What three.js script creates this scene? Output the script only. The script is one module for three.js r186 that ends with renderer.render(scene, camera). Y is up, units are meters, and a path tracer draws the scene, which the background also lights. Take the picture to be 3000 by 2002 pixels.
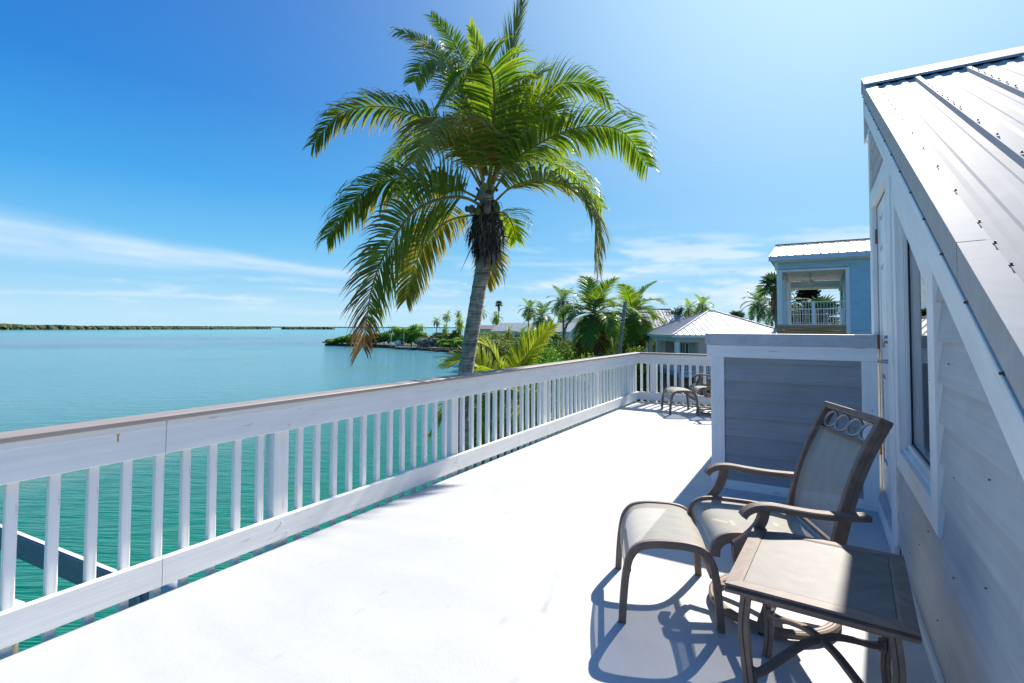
import * as THREE from 'three';
import { mergeGeometries } from 'three/addons/utils/BufferGeometryUtils.js';
import { ImprovedNoise } from 'three/addons/math/ImprovedNoise.js';

// ------------------------------------------------------------------ camera, sky, sun, exposure
const V = (x, y, z) => new THREE.Vector3(x, y, z);
const scene = new THREE.Scene();
const camera = new THREE.PerspectiveCamera(67.33, 3000 / 2002, 0.05, 20000);
camera.position.set(0, 1.35, 0);
camera.rotation.order = 'YXZ';
camera.rotation.set(THREE.MathUtils.degToRad(1.991), THREE.MathUtils.degToRad(30.824), THREE.MathUtils.degToRad(0.256));
camera.setViewOffset(3000, 2002, 0, 93.1, 3000, 2002);
const renderer = new THREE.WebGLRenderer({ antialias: true });
renderer.toneMapping = THREE.LinearToneMapping;
renderer.toneMappingExposure = 1.85;
renderer.shadowMap.enabled = true;

const SUN = V(0.114, 1, -1.228).normalize();
const sun = new THREE.DirectionalLight(new THREE.Color().setRGB(1, 0.945, 0.84), 4.6);
sun.name = 'sun';
sun.position.copy(SUN).multiplyScalar(60);
sun.castShadow = true;
Object.assign(sun.shadow.camera, { left: -40, right: 40, top: 40, bottom: -40, near: 1, far: 160 });
sun.shadow.mapSize.set(4096, 4096);
scene.add(sun);

let seed = 7;
const rnd = () => { seed = (seed * 1664525 + 1013904223) >>> 0; return seed / 4294967296; };
const rr = (a, b) => a + (b - a) * rnd();
const noise = new ImprovedNoise();
const N3 = (x, y, z) => noise.noise(x, y, z);
function fbm(x, y, z, oct = 4) { let a = 0.5, s = 0; for (let i = 0; i < oct; i++) { s += a * N3(x, y, z); x = x * 2.03 + 17.1; y = y * 2.03 + 5.3; z = z * 2.03 + 9.7; a *= 0.5; } return s; }
const clamp = (x, a = 0, b = 1) => Math.min(b, Math.max(a, x));
const sst = (a, b, x) => { const t = clamp((x - a) / (b - a)); return t * t * (3 - 2 * t); };
const mix = (a, b, t) => a + (b - a) * t;

{ // the sky: clear blue that pales towards the horizon and the sun, thin cirrus low down
  const SKY = .62, W = 2048, Hh = 1024, d = new Float32Array(W * Hh * 4);
  const stops = [[-2, .47, .70, .84], [1.5, .45, .69, .84], [4, .31, .60, .83], [8, .155, .49, .81], [14, .045, .335, .745], [22, .010, .20, .63], [32, .004, .14, .54], [55, .004, .105, .46], [90, .004, .09, .42]];
  for (let j = 0; j < Hh; j++) {
    const el = ((j + .5) / Hh - .5) * 180, e = el * Math.PI / 180, y = Math.sin(e), ch = Math.cos(e);
    let k = 0; while (k < stops.length - 2 && el > stops[k + 1][0]) k++;
    const t = clamp((el - stops[k][0]) / (stops[k + 1][0] - stops[k][0])), a = stops[k], b = stops[k + 1];
    const base = [1, 2, 3].map((c) => mix(a[c], b[c], t));
    for (let i = 0; i < W; i++) {
      const az = ((i + .5) / W - .5) * 2 * Math.PI, x = Math.cos(az) * ch, z = Math.sin(az) * ch;
      const ang = Math.acos(clamp(x * SUN.x + y * SUN.y + z * SUN.z, -1, 1)) * 57.2958;
      const w = .9 / (1 + Math.pow(ang / 31, 3.7)), g = 0.30 * Math.exp(-ang / 9);
      let r = mix(base[0], .48, w) + g, gg = mix(base[1], .745, w) + g, bl = mix(base[2], .95, w) + g;
      if (el > -3) {
        // heading in degrees left (-) and right (+) of the deck's long axis
        const hd = Math.atan2(x, -z) * 57.2958;
        const fade = sst(0.2, 3, el) * (1 - sst(7, 12, el + 5 * sst(-20, -50, hd)));
        // one long streak over the open water that comes down towards the palm
        const wob = 2.2 * fbm(hd * .09, 3.1, .5, 3), mid = 7.1 - (hd + 68) * .075 + wob * .3;
        const thick = mix(2.1, .55, sst(-80, -50, hd)) * (1 - sst(-44, -34, hd)) * sst(-125, -100, hd);
        const ragged = .75 + .9 * fbm(hd * .16 + 4, (el + hd * .075) * 1.5, 2.2, 5);
        let c = 0;
        if (thick > .05) { const q = (el - mid) / thick; c = Math.max(c, clamp(ragged) * Math.exp(-Math.pow(Math.abs(q), 2.6) * (q > 0 ? 2.6 : 1.2)) * .6); }
        const st = fbm(hd * .10 + 30, el * .75 + hd * .03, 7.7, 5), fine = fbm(hd * .35, el * 2.3, 1.3, 4);
        c = Math.max(c, fade * sst(.08, .42, st + .3 * fine + .16 * sst(-40, -8, hd) * (1 - sst(9, 15, el))) * .62);
        const low = fbm(hd * .05 + 11, el * 1.6, 4.4, 4);
        c = Math.max(c, sst(.6, 1.4, el) * (1 - sst(5, 9, el)) * sst(.0, .4, low + .16 * sst(-60, -15, hd) - .12) * .5);
        r = mix(r, .80, c); gg = mix(gg, .87, c); bl = mix(bl, .95, c);
      }
      const o = (j * W + i) * 4; d[o] = r * SKY; d[o + 1] = gg * SKY; d[o + 2] = bl * SKY; d[o + 3] = 1;
    }
  }
  const sky = new THREE.DataTexture(d, W, Hh, THREE.RGBAFormat, THREE.FloatType);
  sky.magFilter = THREE.LinearFilter; sky.minFilter = THREE.LinearFilter; sky.mapping = THREE.EquirectangularReflectionMapping; sky.needsUpdate = true;
  scene.background = sky; scene.environment = sky;
}

// ------------------------------------------------------------------ helpers
const used = {};
const numbered = (n) => { const k = used[n] = (used[n] ?? -1) + 1; return k ? n + '_' + String(k).padStart(3, '0') : n; };
function tag(o, label, category, group) { o.userData.label = label; o.userData.category = category; if (group) o.userData.group = group; return o; }
function thing(name, label, category, pos = [0, 0, 0], ry = 0, group) {
  const g = new THREE.Group(); g.name = numbered(name); g.position.set(...pos); g.rotation.y = ry; scene.add(g);
  return tag(g, label, category, group);
}
function part(parent, name, geo, mat, o = {}) {
  const m = new THREE.Mesh(geo, mat); m.name = name; m.castShadow = m.receiveShadow = true; parent.add(m);
  if (o.pos) m.position.set(...o.pos); if (o.ry) m.rotation.y = o.ry; if (o.label) m.userData.label = o.label; if (o.kind) m.userData.kind = o.kind;
  return m;
}
function structure(name, geo, mat, kind = 'structure') {
  const m = new THREE.Mesh(geo, mat); m.name = numbered(name); m.userData.kind = kind; m.castShadow = m.receiveShadow = true; scene.add(m); return m;
}
// raw triangle builder
class TB {
  constructor() { this.p = []; this.n = []; this.u = []; this.c = []; }
  v(p, n, u, v, c) { this.p.push(p.x, p.y, p.z); this.n.push(n.x, n.y, n.z); this.u.push(u, v); if (c) this.c.push(c[0], c[1], c[2]); }
  tri(a, b, c, col, n) { n = n ?? V(0, 0, 0).subVectors(b, a).cross(V(0, 0, 0).subVectors(c, a)).normalize(); this.v(a, n, a.x, a.z, col); this.v(b, n, b.x, b.z, col); this.v(c, n, c.x, c.z, col); }
  quad(a, b, c, d, o = {}) {
    const n = o.n ?? V(0, 0, 0).subVectors(b, a).cross(V(0, 0, 0).subVectors(d, a)).normalize();
    const lu = a.distanceTo(b), lv = a.distanceTo(d), u0 = o.u ?? 0, v0 = o.v ?? 0, cs = o.cs ?? [o.c, o.c, o.c, o.c];
    this.v(a, n, u0, v0, cs[0]); this.v(b, n, u0 + lu, v0, cs[1]); this.v(c, n, u0 + lu, v0 + lv, cs[2]);
    this.v(a, n, u0, v0, cs[0]); this.v(c, n, u0 + lu, v0 + lv, cs[2]); this.v(d, n, u0, v0 + lv, cs[3]);
  }
  geo() {
    const g = new THREE.BufferGeometry();
    g.setAttribute('position', new THREE.Float32BufferAttribute(this.p, 3)); g.setAttribute('normal', new THREE.Float32BufferAttribute(this.n, 3)); g.setAttribute('uv', new THREE.Float32BufferAttribute(this.u, 2));
    if (this.c.length) g.setAttribute('color', new THREE.Float32BufferAttribute(this.c, 3));
    return g;
  }
}
// closed profile [[s, n], ...] swept along points; creased at profile corners, smooth along the path
function sweep(pts, prof, up = V(0, 1, 0), o = {}) {
  const n = pts.length, tb = new TB(), fr = [];
  let S0 = null;
  for (let i = 0; i < n; i++) {
    const T = V(0, 0, 0).subVectors(pts[o.closed ? (i + 1) % n : Math.min(n - 1, i + 1)], pts[o.closed ? (i + n - 1) % n : Math.max(0, i - 1)]).normalize();
    let S = V(0, 0, 0).crossVectors(up, T); if (S.lengthSq() < 1e-6) S = S0 ? S0.clone() : V(1, 0, 0); S.normalize(); S0 = S;
    fr.push([S, V(0, 0, 0).crossVectors(T, S), T]);
  }
  const sc = o.scale ?? (() => 1), at = (i, q) => { const k = sc(i / (n - 1)); return pts[i].clone().addScaledVector(fr[i][0], q[0] * k).addScaledVector(fr[i][1], q[1] * k); };
  let len = 0; const L = [0]; for (let i = 1; i <= n; i++) { len += pts[i % n].distanceTo(pts[i - 1]); L.push(len); }
  let per = 0;
  const m = prof.length, cent = o.round;
  for (let k = 0; k < m; k++) {
    const q = prof[k], r = prof[(k + 1) % m], dl = Math.hypot(r[0] - q[0], r[1] - q[1]), en = [(r[1] - q[1]) / dl, -(r[0] - q[0]) / dl];
    for (let i = 0; i < (o.closed ? n : n - 1); i++) {
      const j = (i + 1) % n, w = (f, e) => V(0, 0, 0).addScaledVector(f[0], e[0]).addScaledVector(f[1], e[1]).normalize();
      const eq = cent ? q : en, er = cent ? r : en;
      const A = at(i, q), B = at(j, q), C = at(j, r), D = at(i, r);
      tb.v(A, w(fr[i], eq), L[i], per); tb.v(C, w(fr[j], er), L[i + 1], per + dl); tb.v(B, w(fr[j], eq), L[i + 1], per);
      tb.v(A, w(fr[i], eq), L[i], per); tb.v(D, w(fr[i], er), L[i], per + dl); tb.v(C, w(fr[j], er), L[i + 1], per + dl);
    }
    per += dl;
  }
  if (!o.closed) for (const [i, sg] of [[0, -1], [n - 1, 1]]) {
    const nn = fr[i][2].clone().multiplyScalar(sg), tris = THREE.ShapeUtils.triangulateShape(prof.map((q) => new THREE.Vector2(...q)), []);
    for (const t of tris) for (const k of sg > 0 ? t : [t[0], t[2], t[1]]) tb.v(at(i, prof[k]), nn, prof[k][0], prof[k][1]);
  }
  return tb.geo();
}
const rect = (w, h, c = 0.003) => [[-w / 2 + c, -h / 2], [w / 2 - c, -h / 2], [w / 2, -h / 2 + c], [w / 2, h / 2 - c], [w / 2 - c, h / 2], [-w / 2 + c, h / 2], [-w / 2, h / 2 - c], [-w / 2, -h / 2 + c]];
const circ = (r, k = 10) => Array.from({ length: k }, (_, i) => [r * Math.cos(i / k * 2 * Math.PI), r * Math.sin(i / k * 2 * Math.PI)]);
// a straight chamfered bar between two points: w across (horizontal for a level bar), h along up
const bar = (a, b, w, h, c = 0.003, up = V(0, 1, 0)) => sweep([V(...a), V(...b)], rect(w, h, c), up);
// axis-aligned chamfered box from min to max corner; the grain runs along the longest side
function box(a, b, c = 0.003) {
  const s = [b[0] - a[0], b[1] - a[1], b[2] - a[2]], m = [(a[0] + b[0]) / 2, (a[1] + b[1]) / 2, (a[2] + b[2]) / 2], k = s.indexOf(Math.max(...s));
  c = Math.min(c, Math.min(...s) * .3);
  if (k === 0) return bar([a[0], m[1], m[2]], [b[0], m[1], m[2]], s[2], s[1], c);
  if (k === 1) return bar([m[0], a[1], m[2]], [m[0], b[1], m[2]], s[2], s[0], c, V(1, 0, 0));
  return bar([m[0], m[1], a[2]], [m[0], m[1], b[2]], s[0], s[1], c);
}
const spline = (pts, n = 16, closed = false) => { const cv = new THREE.CatmullRomCurve3(pts.map((p) => V(...p)), closed, 'centripetal'); return closed ? cv.getPoints(n).slice(0, -1) : cv.getPoints(n); };
const merge = (a) => mergeGeometries(a.map((g) => (g.index ? g.toNonIndexed() : g)).map((g) => { const q = new THREE.BufferGeometry(); for (const k of ['position', 'normal', 'uv']) q.setAttribute(k, g.getAttribute(k)); return q; }));
const moved = (g, x, y, z, ry = 0) => { g = g.clone(); if (ry) g.rotateY(ry); return g.translate(x, y, z); };

// ------------------------------------------------------------------ textures
function tex(w, h, f, srgb, rep) {
  const d = new Uint8Array(w * h * 4);
  for (let j = 0; j < h; j++) for (let i = 0; i < w; i++) { const c = f(i / w, j / h, i, j), o = (j * w + i) * 4; for (let k = 0; k < 3; k++) d[o + k] = clamp(c[k] ?? c[0]) * 255; d[o + 3] = 255; }
  const t = new THREE.DataTexture(d, w, h); t.wrapS = t.wrapT = THREE.RepeatWrapping; t.magFilter = THREE.LinearFilter; t.minFilter = THREE.LinearMipmapLinearFilter; t.generateMipmaps = true;
  if (srgb) t.colorSpace = THREE.SRGBColorSpace; if (rep) t.repeat.set(...rep); t.needsUpdate = true; return t;
}
// noise that tiles in u and v
const tn = (u, v, fu, fv, s, oct = 4) => { const a = u * 2 * Math.PI, b = v * 2 * Math.PI; let s0 = 0, am = .5; for (let k = 0; k < oct; k++) { const ru = fu / 6.28 * 2 ** k, rv = fv / 6.28 * 2 ** k; s0 += am * N3(Math.cos(a) * ru + s + k * 9.1, Math.sin(a) * ru + Math.cos(b) * rv + k * 3.3, Math.sin(b) * rv + s * 1.7); am *= .5; } return s0; };
const grain = tex(512, 512, (u, v) => [.5 + .55 * tn(u, v, 3, 60, 1.3) + .25 * tn(u, v, 8, 160, 5.2, 2)], false, [.5, 1]);
const paintTone = tex(512, 512, (u, v) => { const s = tn(u, v, 2.5, 40, 3.1), b = tn(u, v, 5, 5, 8.4), k = Math.max(0, tn(u, v, 9, 60, 2.2, 3) - .33) * 2.5; const t = .965 + .05 * s + .05 * b - k * .7; return [t, t * .99, t * .975]; }, true, [.5, .8]);
const sidingTone = tex(512, 512, (u, v) => { const s = tn(u, v, 2, 46, 4.4), b = tn(u, v, 6, 4, 1.9), k = Math.max(0, tn(u, v, 12, 80, 6.6, 3) - .3) * 2; const t = .92 + .07 * s + .09 * b + .15 * k; return [t, t, t]; }, true, [.6, 1.2]);
const deckTone = tex(1024, 1024, (u, v) => { const b = tn(u, v, 5, 5, 2.1, 5), st = tn(u, v, 6, 24, 6.1, 4), f = tn(u, v, 90, 90, 7.3, 2); const sc = Math.max(0, tn(u, v, 40, 14, 9.9, 4) - .34) * 1.5; const t = .965 + .055 * b + .04 * st + .02 * f - sc * .3; return [t, t * .998, t * .99]; }, true, [.25, .25]);
const deckBump = tex(512, 512, (u, v) => [.5 + .6 * tn(u, v, 60, 60, 3.7, 3) + .3 * tn(u, v, 8, 8, 1.1, 2)], false, [1.2, 1.2]);
const weave = tex(256, 256, (u, v, i, j) => { const a = Math.abs(Math.sin(u * Math.PI * 32)), b = Math.abs(Math.sin(v * Math.PI * 32)); return [.3 + .4 * a + .3 * b]; }, false, [12, 12]);
const slingTone = tex(512, 256, (u, v, i, j) => { const th = Math.sin(u * Math.PI * 2 * 64) > 0 ? 1 : .84, cr = .94 + .06 * Math.sin(v * Math.PI * 2 * 64), m = 1 + .12 * tn(u, v, 30, 2, 3.3, 3) + .08 * tn(u, v, 3, 3, 1.3); const t = th * cr * m; return [t, t * .985, t * .95]; }, true, [5, 5]);
const blotch = tex(512, 512, (u, v) => { const t = .86 + .2 * tn(u, v, 12, 12, 5.5, 5) + .08 * tn(u, v, 90, 90, 2.6, 2); return [t, t, t]; }, true, [1.5, 1.5]);
const galv = tex(512, 512, (u, v) => { const t = .90 + .10 * tn(u, v, 10, 10, 3.5, 5) + .04 * tn(u, v, 3, 50, 7.7, 3); return [t, t, t]; }, true, [1, 1]);
const barkTone = tex(512, 512, (u, v) => { const ring = tn(u, v, 3, 44, 2.7, 4), b = tn(u, v, 8, 8, 6.3, 4), st = tn(u, v, 60, 6, 1.8, 3); const t = .76 + .55 * ring + .25 * b + .2 * st; return [t, t * .97, t * .92]; }, true, [1, 1]);
const barkBump = tex(256, 512, (u, v) => [.5 + .6 * tn(u, v, 4, 30, 2.7, 4) + .4 * tn(u, v, 40, 10, 5.8, 3)], false, [1, 1]);
const brownWood = tex(512, 256, (u, v) => { const s = tn(u, v, 2.5, 30, 3.9, 5), k = Math.max(0, tn(u, v, 6, 5, 9.2, 2) - .36) * 6; const t = .8 + .5 * s - .5 * k; return [t, t * .95, t * .9]; }, true, [.5, 1]);
const groundTone = tex(512, 512, (u, v) => { const b = tn(u, v, 6, 6, 8.8, 6), f = tn(u, v, 120, 120, 1.7, 2); const t = .75 + .6 * b + .5 * f; return [t, t, t]; }, true, [.12, .12]);
const wave = tex(512, 512, (u, v) => [.5 + .5 * tn(u, v, 5, 9, 2.4, 5) + .28 * tn(u, v, 14, 34, 6.6, 4)], false, [1 / 13, 1 / 3.4]);
const waveFine = (() => { // normal map of small ripples
  const W = 512, h = new Float32Array(W * W); for (let j = 0; j < W; j++) for (let i = 0; i < W; i++) h[j * W + i] = tn(i / W, j / W, 7, 13, 4.2, 5);
  return tex(W, W, (u, v, i, j) => { const dx = (h[j * W + (i + 1) % W] - h[j * W + (i + W - 1) % W]) * 2.6, dy = (h[((j + 1) % W) * W + i] - h[((j + W - 1) % W) * W + i]) * 2.6; const l = Math.hypot(dx, dy, 1); return [.5 - dx / l / 2, .5 - dy / l / 2, .5 + .5 / l]; }, false, [1 / 34, 1 / 11]);
})();

// ------------------------------------------------------------------ materials
const lin = (r, g, b) => new THREE.Color().setRGB(r, g, b);
const std = (c, rough, o = {}) => new THREE.MeshStandardMaterial({ color: lin(...c), roughness: rough, side: THREE.DoubleSide, ...o });
const phys = (c, rough, o = {}) => new THREE.MeshPhysicalMaterial({ color: lin(...c), roughness: rough, side: THREE.DoubleSide, ...o });
const M = {
  white: std([.91, .91, .905], .5, { map: paintTone, bumpMap: grain, bumpScale: .0010 }),
  white2: std([.88, .88, .875], .55, { map: paintTone, bumpMap: grain, bumpScale: .0016 }),
  deck: std([.545, .55, .56], .6, { map: deckTone, bumpMap: deckBump, bumpScale: .0006 }),
  cap: std([.33, .29, .28], .6, { map: paintTone, bumpMap: grain, bumpScale: .001 }),
  siding: std([.56, .56, .56], .7, { map: sidingTone, bumpMap: grain, bumpScale: .0022 }),
  sidingShaded: std([.375, .385, .40], .7, { map: sidingTone, bumpMap: grain, bumpScale: .0022 }), sidingShaded2: std([.35, .36, .375], .7, { map: sidingTone, bumpMap: grain, bumpScale: .0022 }),  // same siding as the house, darkened: the low wall's shade put in its colour
  siding2: std([.53, .53, .53], .7, { map: sidingTone, bumpMap: grain, bumpScale: .0022 }),
  galv: std([.60, .62, .65], .5, { metalness: .2, map: galv }),
  roof: std([.49, .45, .425], .72, { metalness: 0, map: galv }),
  roofTrim: std([.55, .51, .485], .7, { metalness: 0, map: galv }),
  screw: std([.09, .09, .10], .45, { metalness: .6 }),
  rusty: std([.33, .16, .07], .7, { map: blotch }),
  brass: std([.42, .27, .14], .4, { metalness: .8, map: blotch }),
  nickel: std([.52, .49, .45], .25, { metalness: 1 }),
  bronze: std([.275, .182, .138], .6, { metalness: 0, map: blotch }),
  bronzeDark: std([.10, .075, .066], .5, { metalness: .1, map: blotch }),
  scroll: std([.36, .33, .31], .35, { metalness: .3 }),
  sling: std([.56, .53, .475], .75, { transparent: true, opacity: .74, map: slingTone, bumpMap: weave, bumpScale: .00018 }),
  tabletop: std([.185, .155, .145], .6, { map: blotch }),
  glass: phys([1, 1, 1], .0, { transmission: 1, thickness: 0, ior: 2.6 }),
  dark: std([.03, .035, .035], .9),
  vinyl: std([.80, .81, .80], .35),
  black: std([.02, .02, .022], .5),
  pvc: std([.82, .82, .80], .4),
  rock: std([.085, .075, .06], .95, { map: blotch }),
};

// ------------------------------------------------------------------ the setting: water, land, far shores
const WY = -5.5, GY = -4.85;
{ // the bay: sea bed colours show through shallow water
  const tb = { p: [], c: [], u: [], i: [] }, NA = 260, rad = []; let r = 1.5; while (r < 14000) { rad.push(r); r *= 1.045; }
  rad.forEach((q, k) => { for (let a = 0; a <= NA; a++) {
    const an = a / NA * 2 * Math.PI, x = -8 + q * Math.cos(an), z = -6 + q * Math.sin(an);
    tb.p.push(x, WY, z); tb.u.push(x * .859 - z * .512, -x * .512 - z * .859);
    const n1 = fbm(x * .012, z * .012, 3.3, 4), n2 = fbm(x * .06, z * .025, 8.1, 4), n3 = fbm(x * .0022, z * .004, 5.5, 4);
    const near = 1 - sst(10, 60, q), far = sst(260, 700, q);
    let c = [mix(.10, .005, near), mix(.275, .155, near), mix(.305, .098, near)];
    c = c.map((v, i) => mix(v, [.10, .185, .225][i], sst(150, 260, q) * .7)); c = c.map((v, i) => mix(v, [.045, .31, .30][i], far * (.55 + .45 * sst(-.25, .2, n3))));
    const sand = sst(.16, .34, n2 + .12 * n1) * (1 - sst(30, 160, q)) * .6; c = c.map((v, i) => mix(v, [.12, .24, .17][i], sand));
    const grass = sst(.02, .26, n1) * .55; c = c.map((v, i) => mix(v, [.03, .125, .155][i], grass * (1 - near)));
    tb.c.push(...c);
    if (k && a < NA) { const A = (k - 1) * (NA + 1) + a, B = A + 1, C = k * (NA + 1) + a, D = C + 1; tb.i.push(A, B, C, B, D, C); }
  } });
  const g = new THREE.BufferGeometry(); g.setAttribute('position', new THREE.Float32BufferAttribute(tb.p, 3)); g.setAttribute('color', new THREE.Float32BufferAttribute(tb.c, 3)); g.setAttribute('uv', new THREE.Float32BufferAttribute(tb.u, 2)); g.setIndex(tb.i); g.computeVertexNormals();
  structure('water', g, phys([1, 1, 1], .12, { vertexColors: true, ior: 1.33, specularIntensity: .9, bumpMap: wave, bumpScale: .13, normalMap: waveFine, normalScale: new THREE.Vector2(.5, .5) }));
}
const shore = [[-157, -128], [-147, -128], [-138, -129.5], [-128, -127], [-118, -122.4], [-108, -119.5], [-100, -117], [-86, -112], [-72, -100], [-58, -86], [-44, -70], [-33, -54], [-22, -38], [-15.5, -26], [-11, -16], [-8.2, -10.5], [-7, -7.5], [-6.2, -5.5], [-4.5, -4.2], [-4, 30], [220, 30], [220, -480], [-62, -420], [-66, -330], [-78, -200], [-92, -172], [-112, -158], [-132, -150], [-150, -138], [-158, -131]];
{
  const sh = shore.map((p) => new THREE.Vector2(p[0], p[1])), tris = THREE.ShapeUtils.triangulateShape(sh, []), tb = new TB();
  const gc = [.115, .125, .05];
  for (const t of tris) { const q = t.map((k) => V(sh[k].x, GY, sh[k].y)); tb.tri(q[0], q[2], q[1], gc, V(0, 1, 0)); }
  for (let k = 0; k < sh.length; k++) { const a = sh[k], b = sh[(k + 1) % sh.length]; tb.quad(V(a.x, GY, a.y), V(b.x, GY, b.y), V(b.x, WY - .6, b.y), V(a.x, WY - .6, a.y), { c: [.10, .09, .07] }); }
  structure('ground', tb.geo(), std([1, 1, 1], .95, { vertexColors: true, map: groundTone }));
}
{ // rocks and roots along the waterline
  const im = [], g = new THREE.IcosahedronGeometry(1, 1), p = g.attributes.position;
  for (let i = 0; i < p.count; i++) { const k = 1 + .35 * N3(p.getX(i) * 1.7, p.getY(i) * 1.7, p.getZ(i) * 1.7); p.setXYZ(i, p.getX(i) * k, p.getY(i) * k * .7, p.getZ(i) * k); }
  g.computeVertexNormals(); const q = new THREE.Object3D();
  for (let k = 0; k < 17; k++) { const a = shore[k], b = shore[k + 1], l = Math.hypot(b[0] - a[0], b[1] - a[1]), n = Math.ceil(l * (k < 9 ? 2.2 : 3)); for (let i = 0; i < n; i++) { const t = rnd(), s = rr(.15, k < 9 ? .5 : .35); q.position.set(mix(a[0], b[0], t) + rr(-.6, .5), WY + rr(-.1, .35), mix(a[1], b[1], t) + rr(-.2, .9)); q.scale.set(s * rr(.8, 1.6), s, s); q.rotation.set(rnd() * 3, rnd() * 6, 0); q.updateMatrix(); im.push(q.matrix.clone()); } }
  const m = new THREE.InstancedMesh(g, M.rock, im.length); im.forEach((x, i) => m.setMatrixAt(i, x)); m.name = 'shore_rocks'; m.userData.kind = 'stuff'; tag(m, 'dark rocks and roots along the waterline of the wooded point', 'rocks'); m.userData.kind = 'stuff'; scene.add(m);
}

// ------------------------------------------------------------------ leaves
const leafM = phys([1, 1, 1], .92, { vertexColors: true, transmission: .32, thickness: 0, specularIntensity: .5, clearcoat: .15, clearcoatRoughness: .4 });
const palmM = phys([1, 1, 1], .95, { vertexColors: true, transmission: .48, thickness: 0, specularIntensity: .5, clearcoat: .22, clearcoatRoughness: .3 });
const dryM = std([1, 1, 1], .9, { vertexColors: true });
const barkM = std([.66, .575, .51], .9, { map: barkTone, bumpMap: barkBump, bumpScale: .010 });
const trunkM = std([.27, .24, .22], .9, { map: barkTone });
const PAL = {
  green: [[.06, .16, .012], [.12, .25, .02], [.22, .34, .025]], bright: [[.10, .26, .012], [.19, .40, .02], [.33, .48, .03]], dark: [[.03, .08, .012], [.055, .13, .016], [.10, .19, .02]],
  olive: [[.10, .17, .02], [.18, .26, .03], [.28, .30, .04]], yellow: [[.22, .24, .02], [.38, .32, .02], [.10, .17, .02]], silver: [[.20, .24, .21], [.28, .32, .28], [.14, .18, .14]], teal: [[.025, .075, .035], [.04, .10, .05], [.06, .13, .06]],
  brown: [[.13, .10, .035], [.20, .13, .04], [.10, .12, .025]],
};
const pick = (a) => a[Math.floor(rnd() * a.length) % a.length];
const jit = (c, k = .25) => { const f = 1 + rr(-k, k); return [c[0] * f * (1 + rr(-.12, .12)), c[1] * f, c[2] * f]; };
// foliage in a lumpy ellipsoid: n leaves of size s, gathered in clumps
function foliage(rx, ry, rz, n, s, pal, o = {}) {
  const tb = new TB(), cl = [], nc = o.clumps ?? 26;
  for (let k = 0; k < nc; k++) { const u = rr(-1, 1), a = rnd() * 6.283, q = Math.sqrt(1 - u * u), d = Math.pow(rnd(), .45) * .82; cl.push([q * Math.cos(a) * d, (o.flat ? Math.abs(u) : u) * d, q * Math.sin(a) * d, rr(.20, .42), pick(pal)]); }
  for (let i = 0; i < n; i++) {
    const c = cl[i % nc], u = rr(-1, 1), a = rnd() * 6.283, q = Math.sqrt(1 - u * u), d = c[3] * Math.pow(rnd(), .4);
    const p = V((c[0] + q * Math.cos(a) * d) * rx, (c[1] + u * d * .8) * ry, (c[2] + q * Math.sin(a) * d) * rz);
    const out = V(q * Math.cos(a) + rr(-.5, .5), u + .5 + rr(-.5, .5), q * Math.sin(a) + rr(-.5, .5)).normalize();
    const t = V(rr(-1, 1), rr(-.8, .5), rr(-1, 1)).cross(out).normalize(), b = V(0, 0, 0).crossVectors(out, t), L = s * rr(.6, 1.3), w = L * (o.narrow ?? .42);
    const col = jit(rnd() < .75 ? c[4] : pick(pal), .3), e = p.clone().addScaledVector(t, L), m = p.clone().addScaledVector(t, L * .5).addScaledVector(out, L * .1);
    tb.tri(p, m.clone().addScaledVector(b, w), e, col); tb.tri(p, e, m.clone().addScaledVector(b, -w), col);
  }
  return tb.geo();
}
function stems(h, spread, n, r) { const a = []; for (let k = 0; k < n; k++) { const an = k / n * 6.283 + rnd(), e = spread * rr(.4, 1); a.push(sweep(spline([[rr(-.1, .1) * spread, 0, rr(-.1, .1) * spread], [Math.cos(an) * e * .3, h * .45, Math.sin(an) * e * .3], [Math.cos(an) * e, h * rr(.8, 1), Math.sin(an) * e]], 5), circ(r, 6), V(.3, .1, 1), { round: true, scale: (t) => 1 - .6 * t })); } return merge(a); }
const folCache = {};
function shrub(name, label, cat, x, z, top, rx, rz, pal, o = {}) {
  const base = o.base ?? GY, H = top - base, ry = o.ry ?? Math.max(.8, H * .5), cy = H - ry, t = thing(name, label, cat, [x, base, z], rnd() * 6);
  const key = o.share ? o.share + Math.floor(rnd() * 3) : null;
  let g = key && folCache[key];
  if (!g) { g = foliage(1, 1, 1, o.n ?? 2600, (o.leaf ?? .16) / ((rx + ry + rz) / 3), PAL[pal], o); if (key) folCache[key] = g; }
  const f = part(t, 'foliage', g, leafM, { pos: [0, cy, 0] }); f.scale.set(rx, ry, rz);
  part(t, 'stem', stems(Math.max(.5, cy + ry * .5), rx * .5, o.stems ?? 5, o.r ?? .07), trunkM);
  return t;
}

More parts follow.
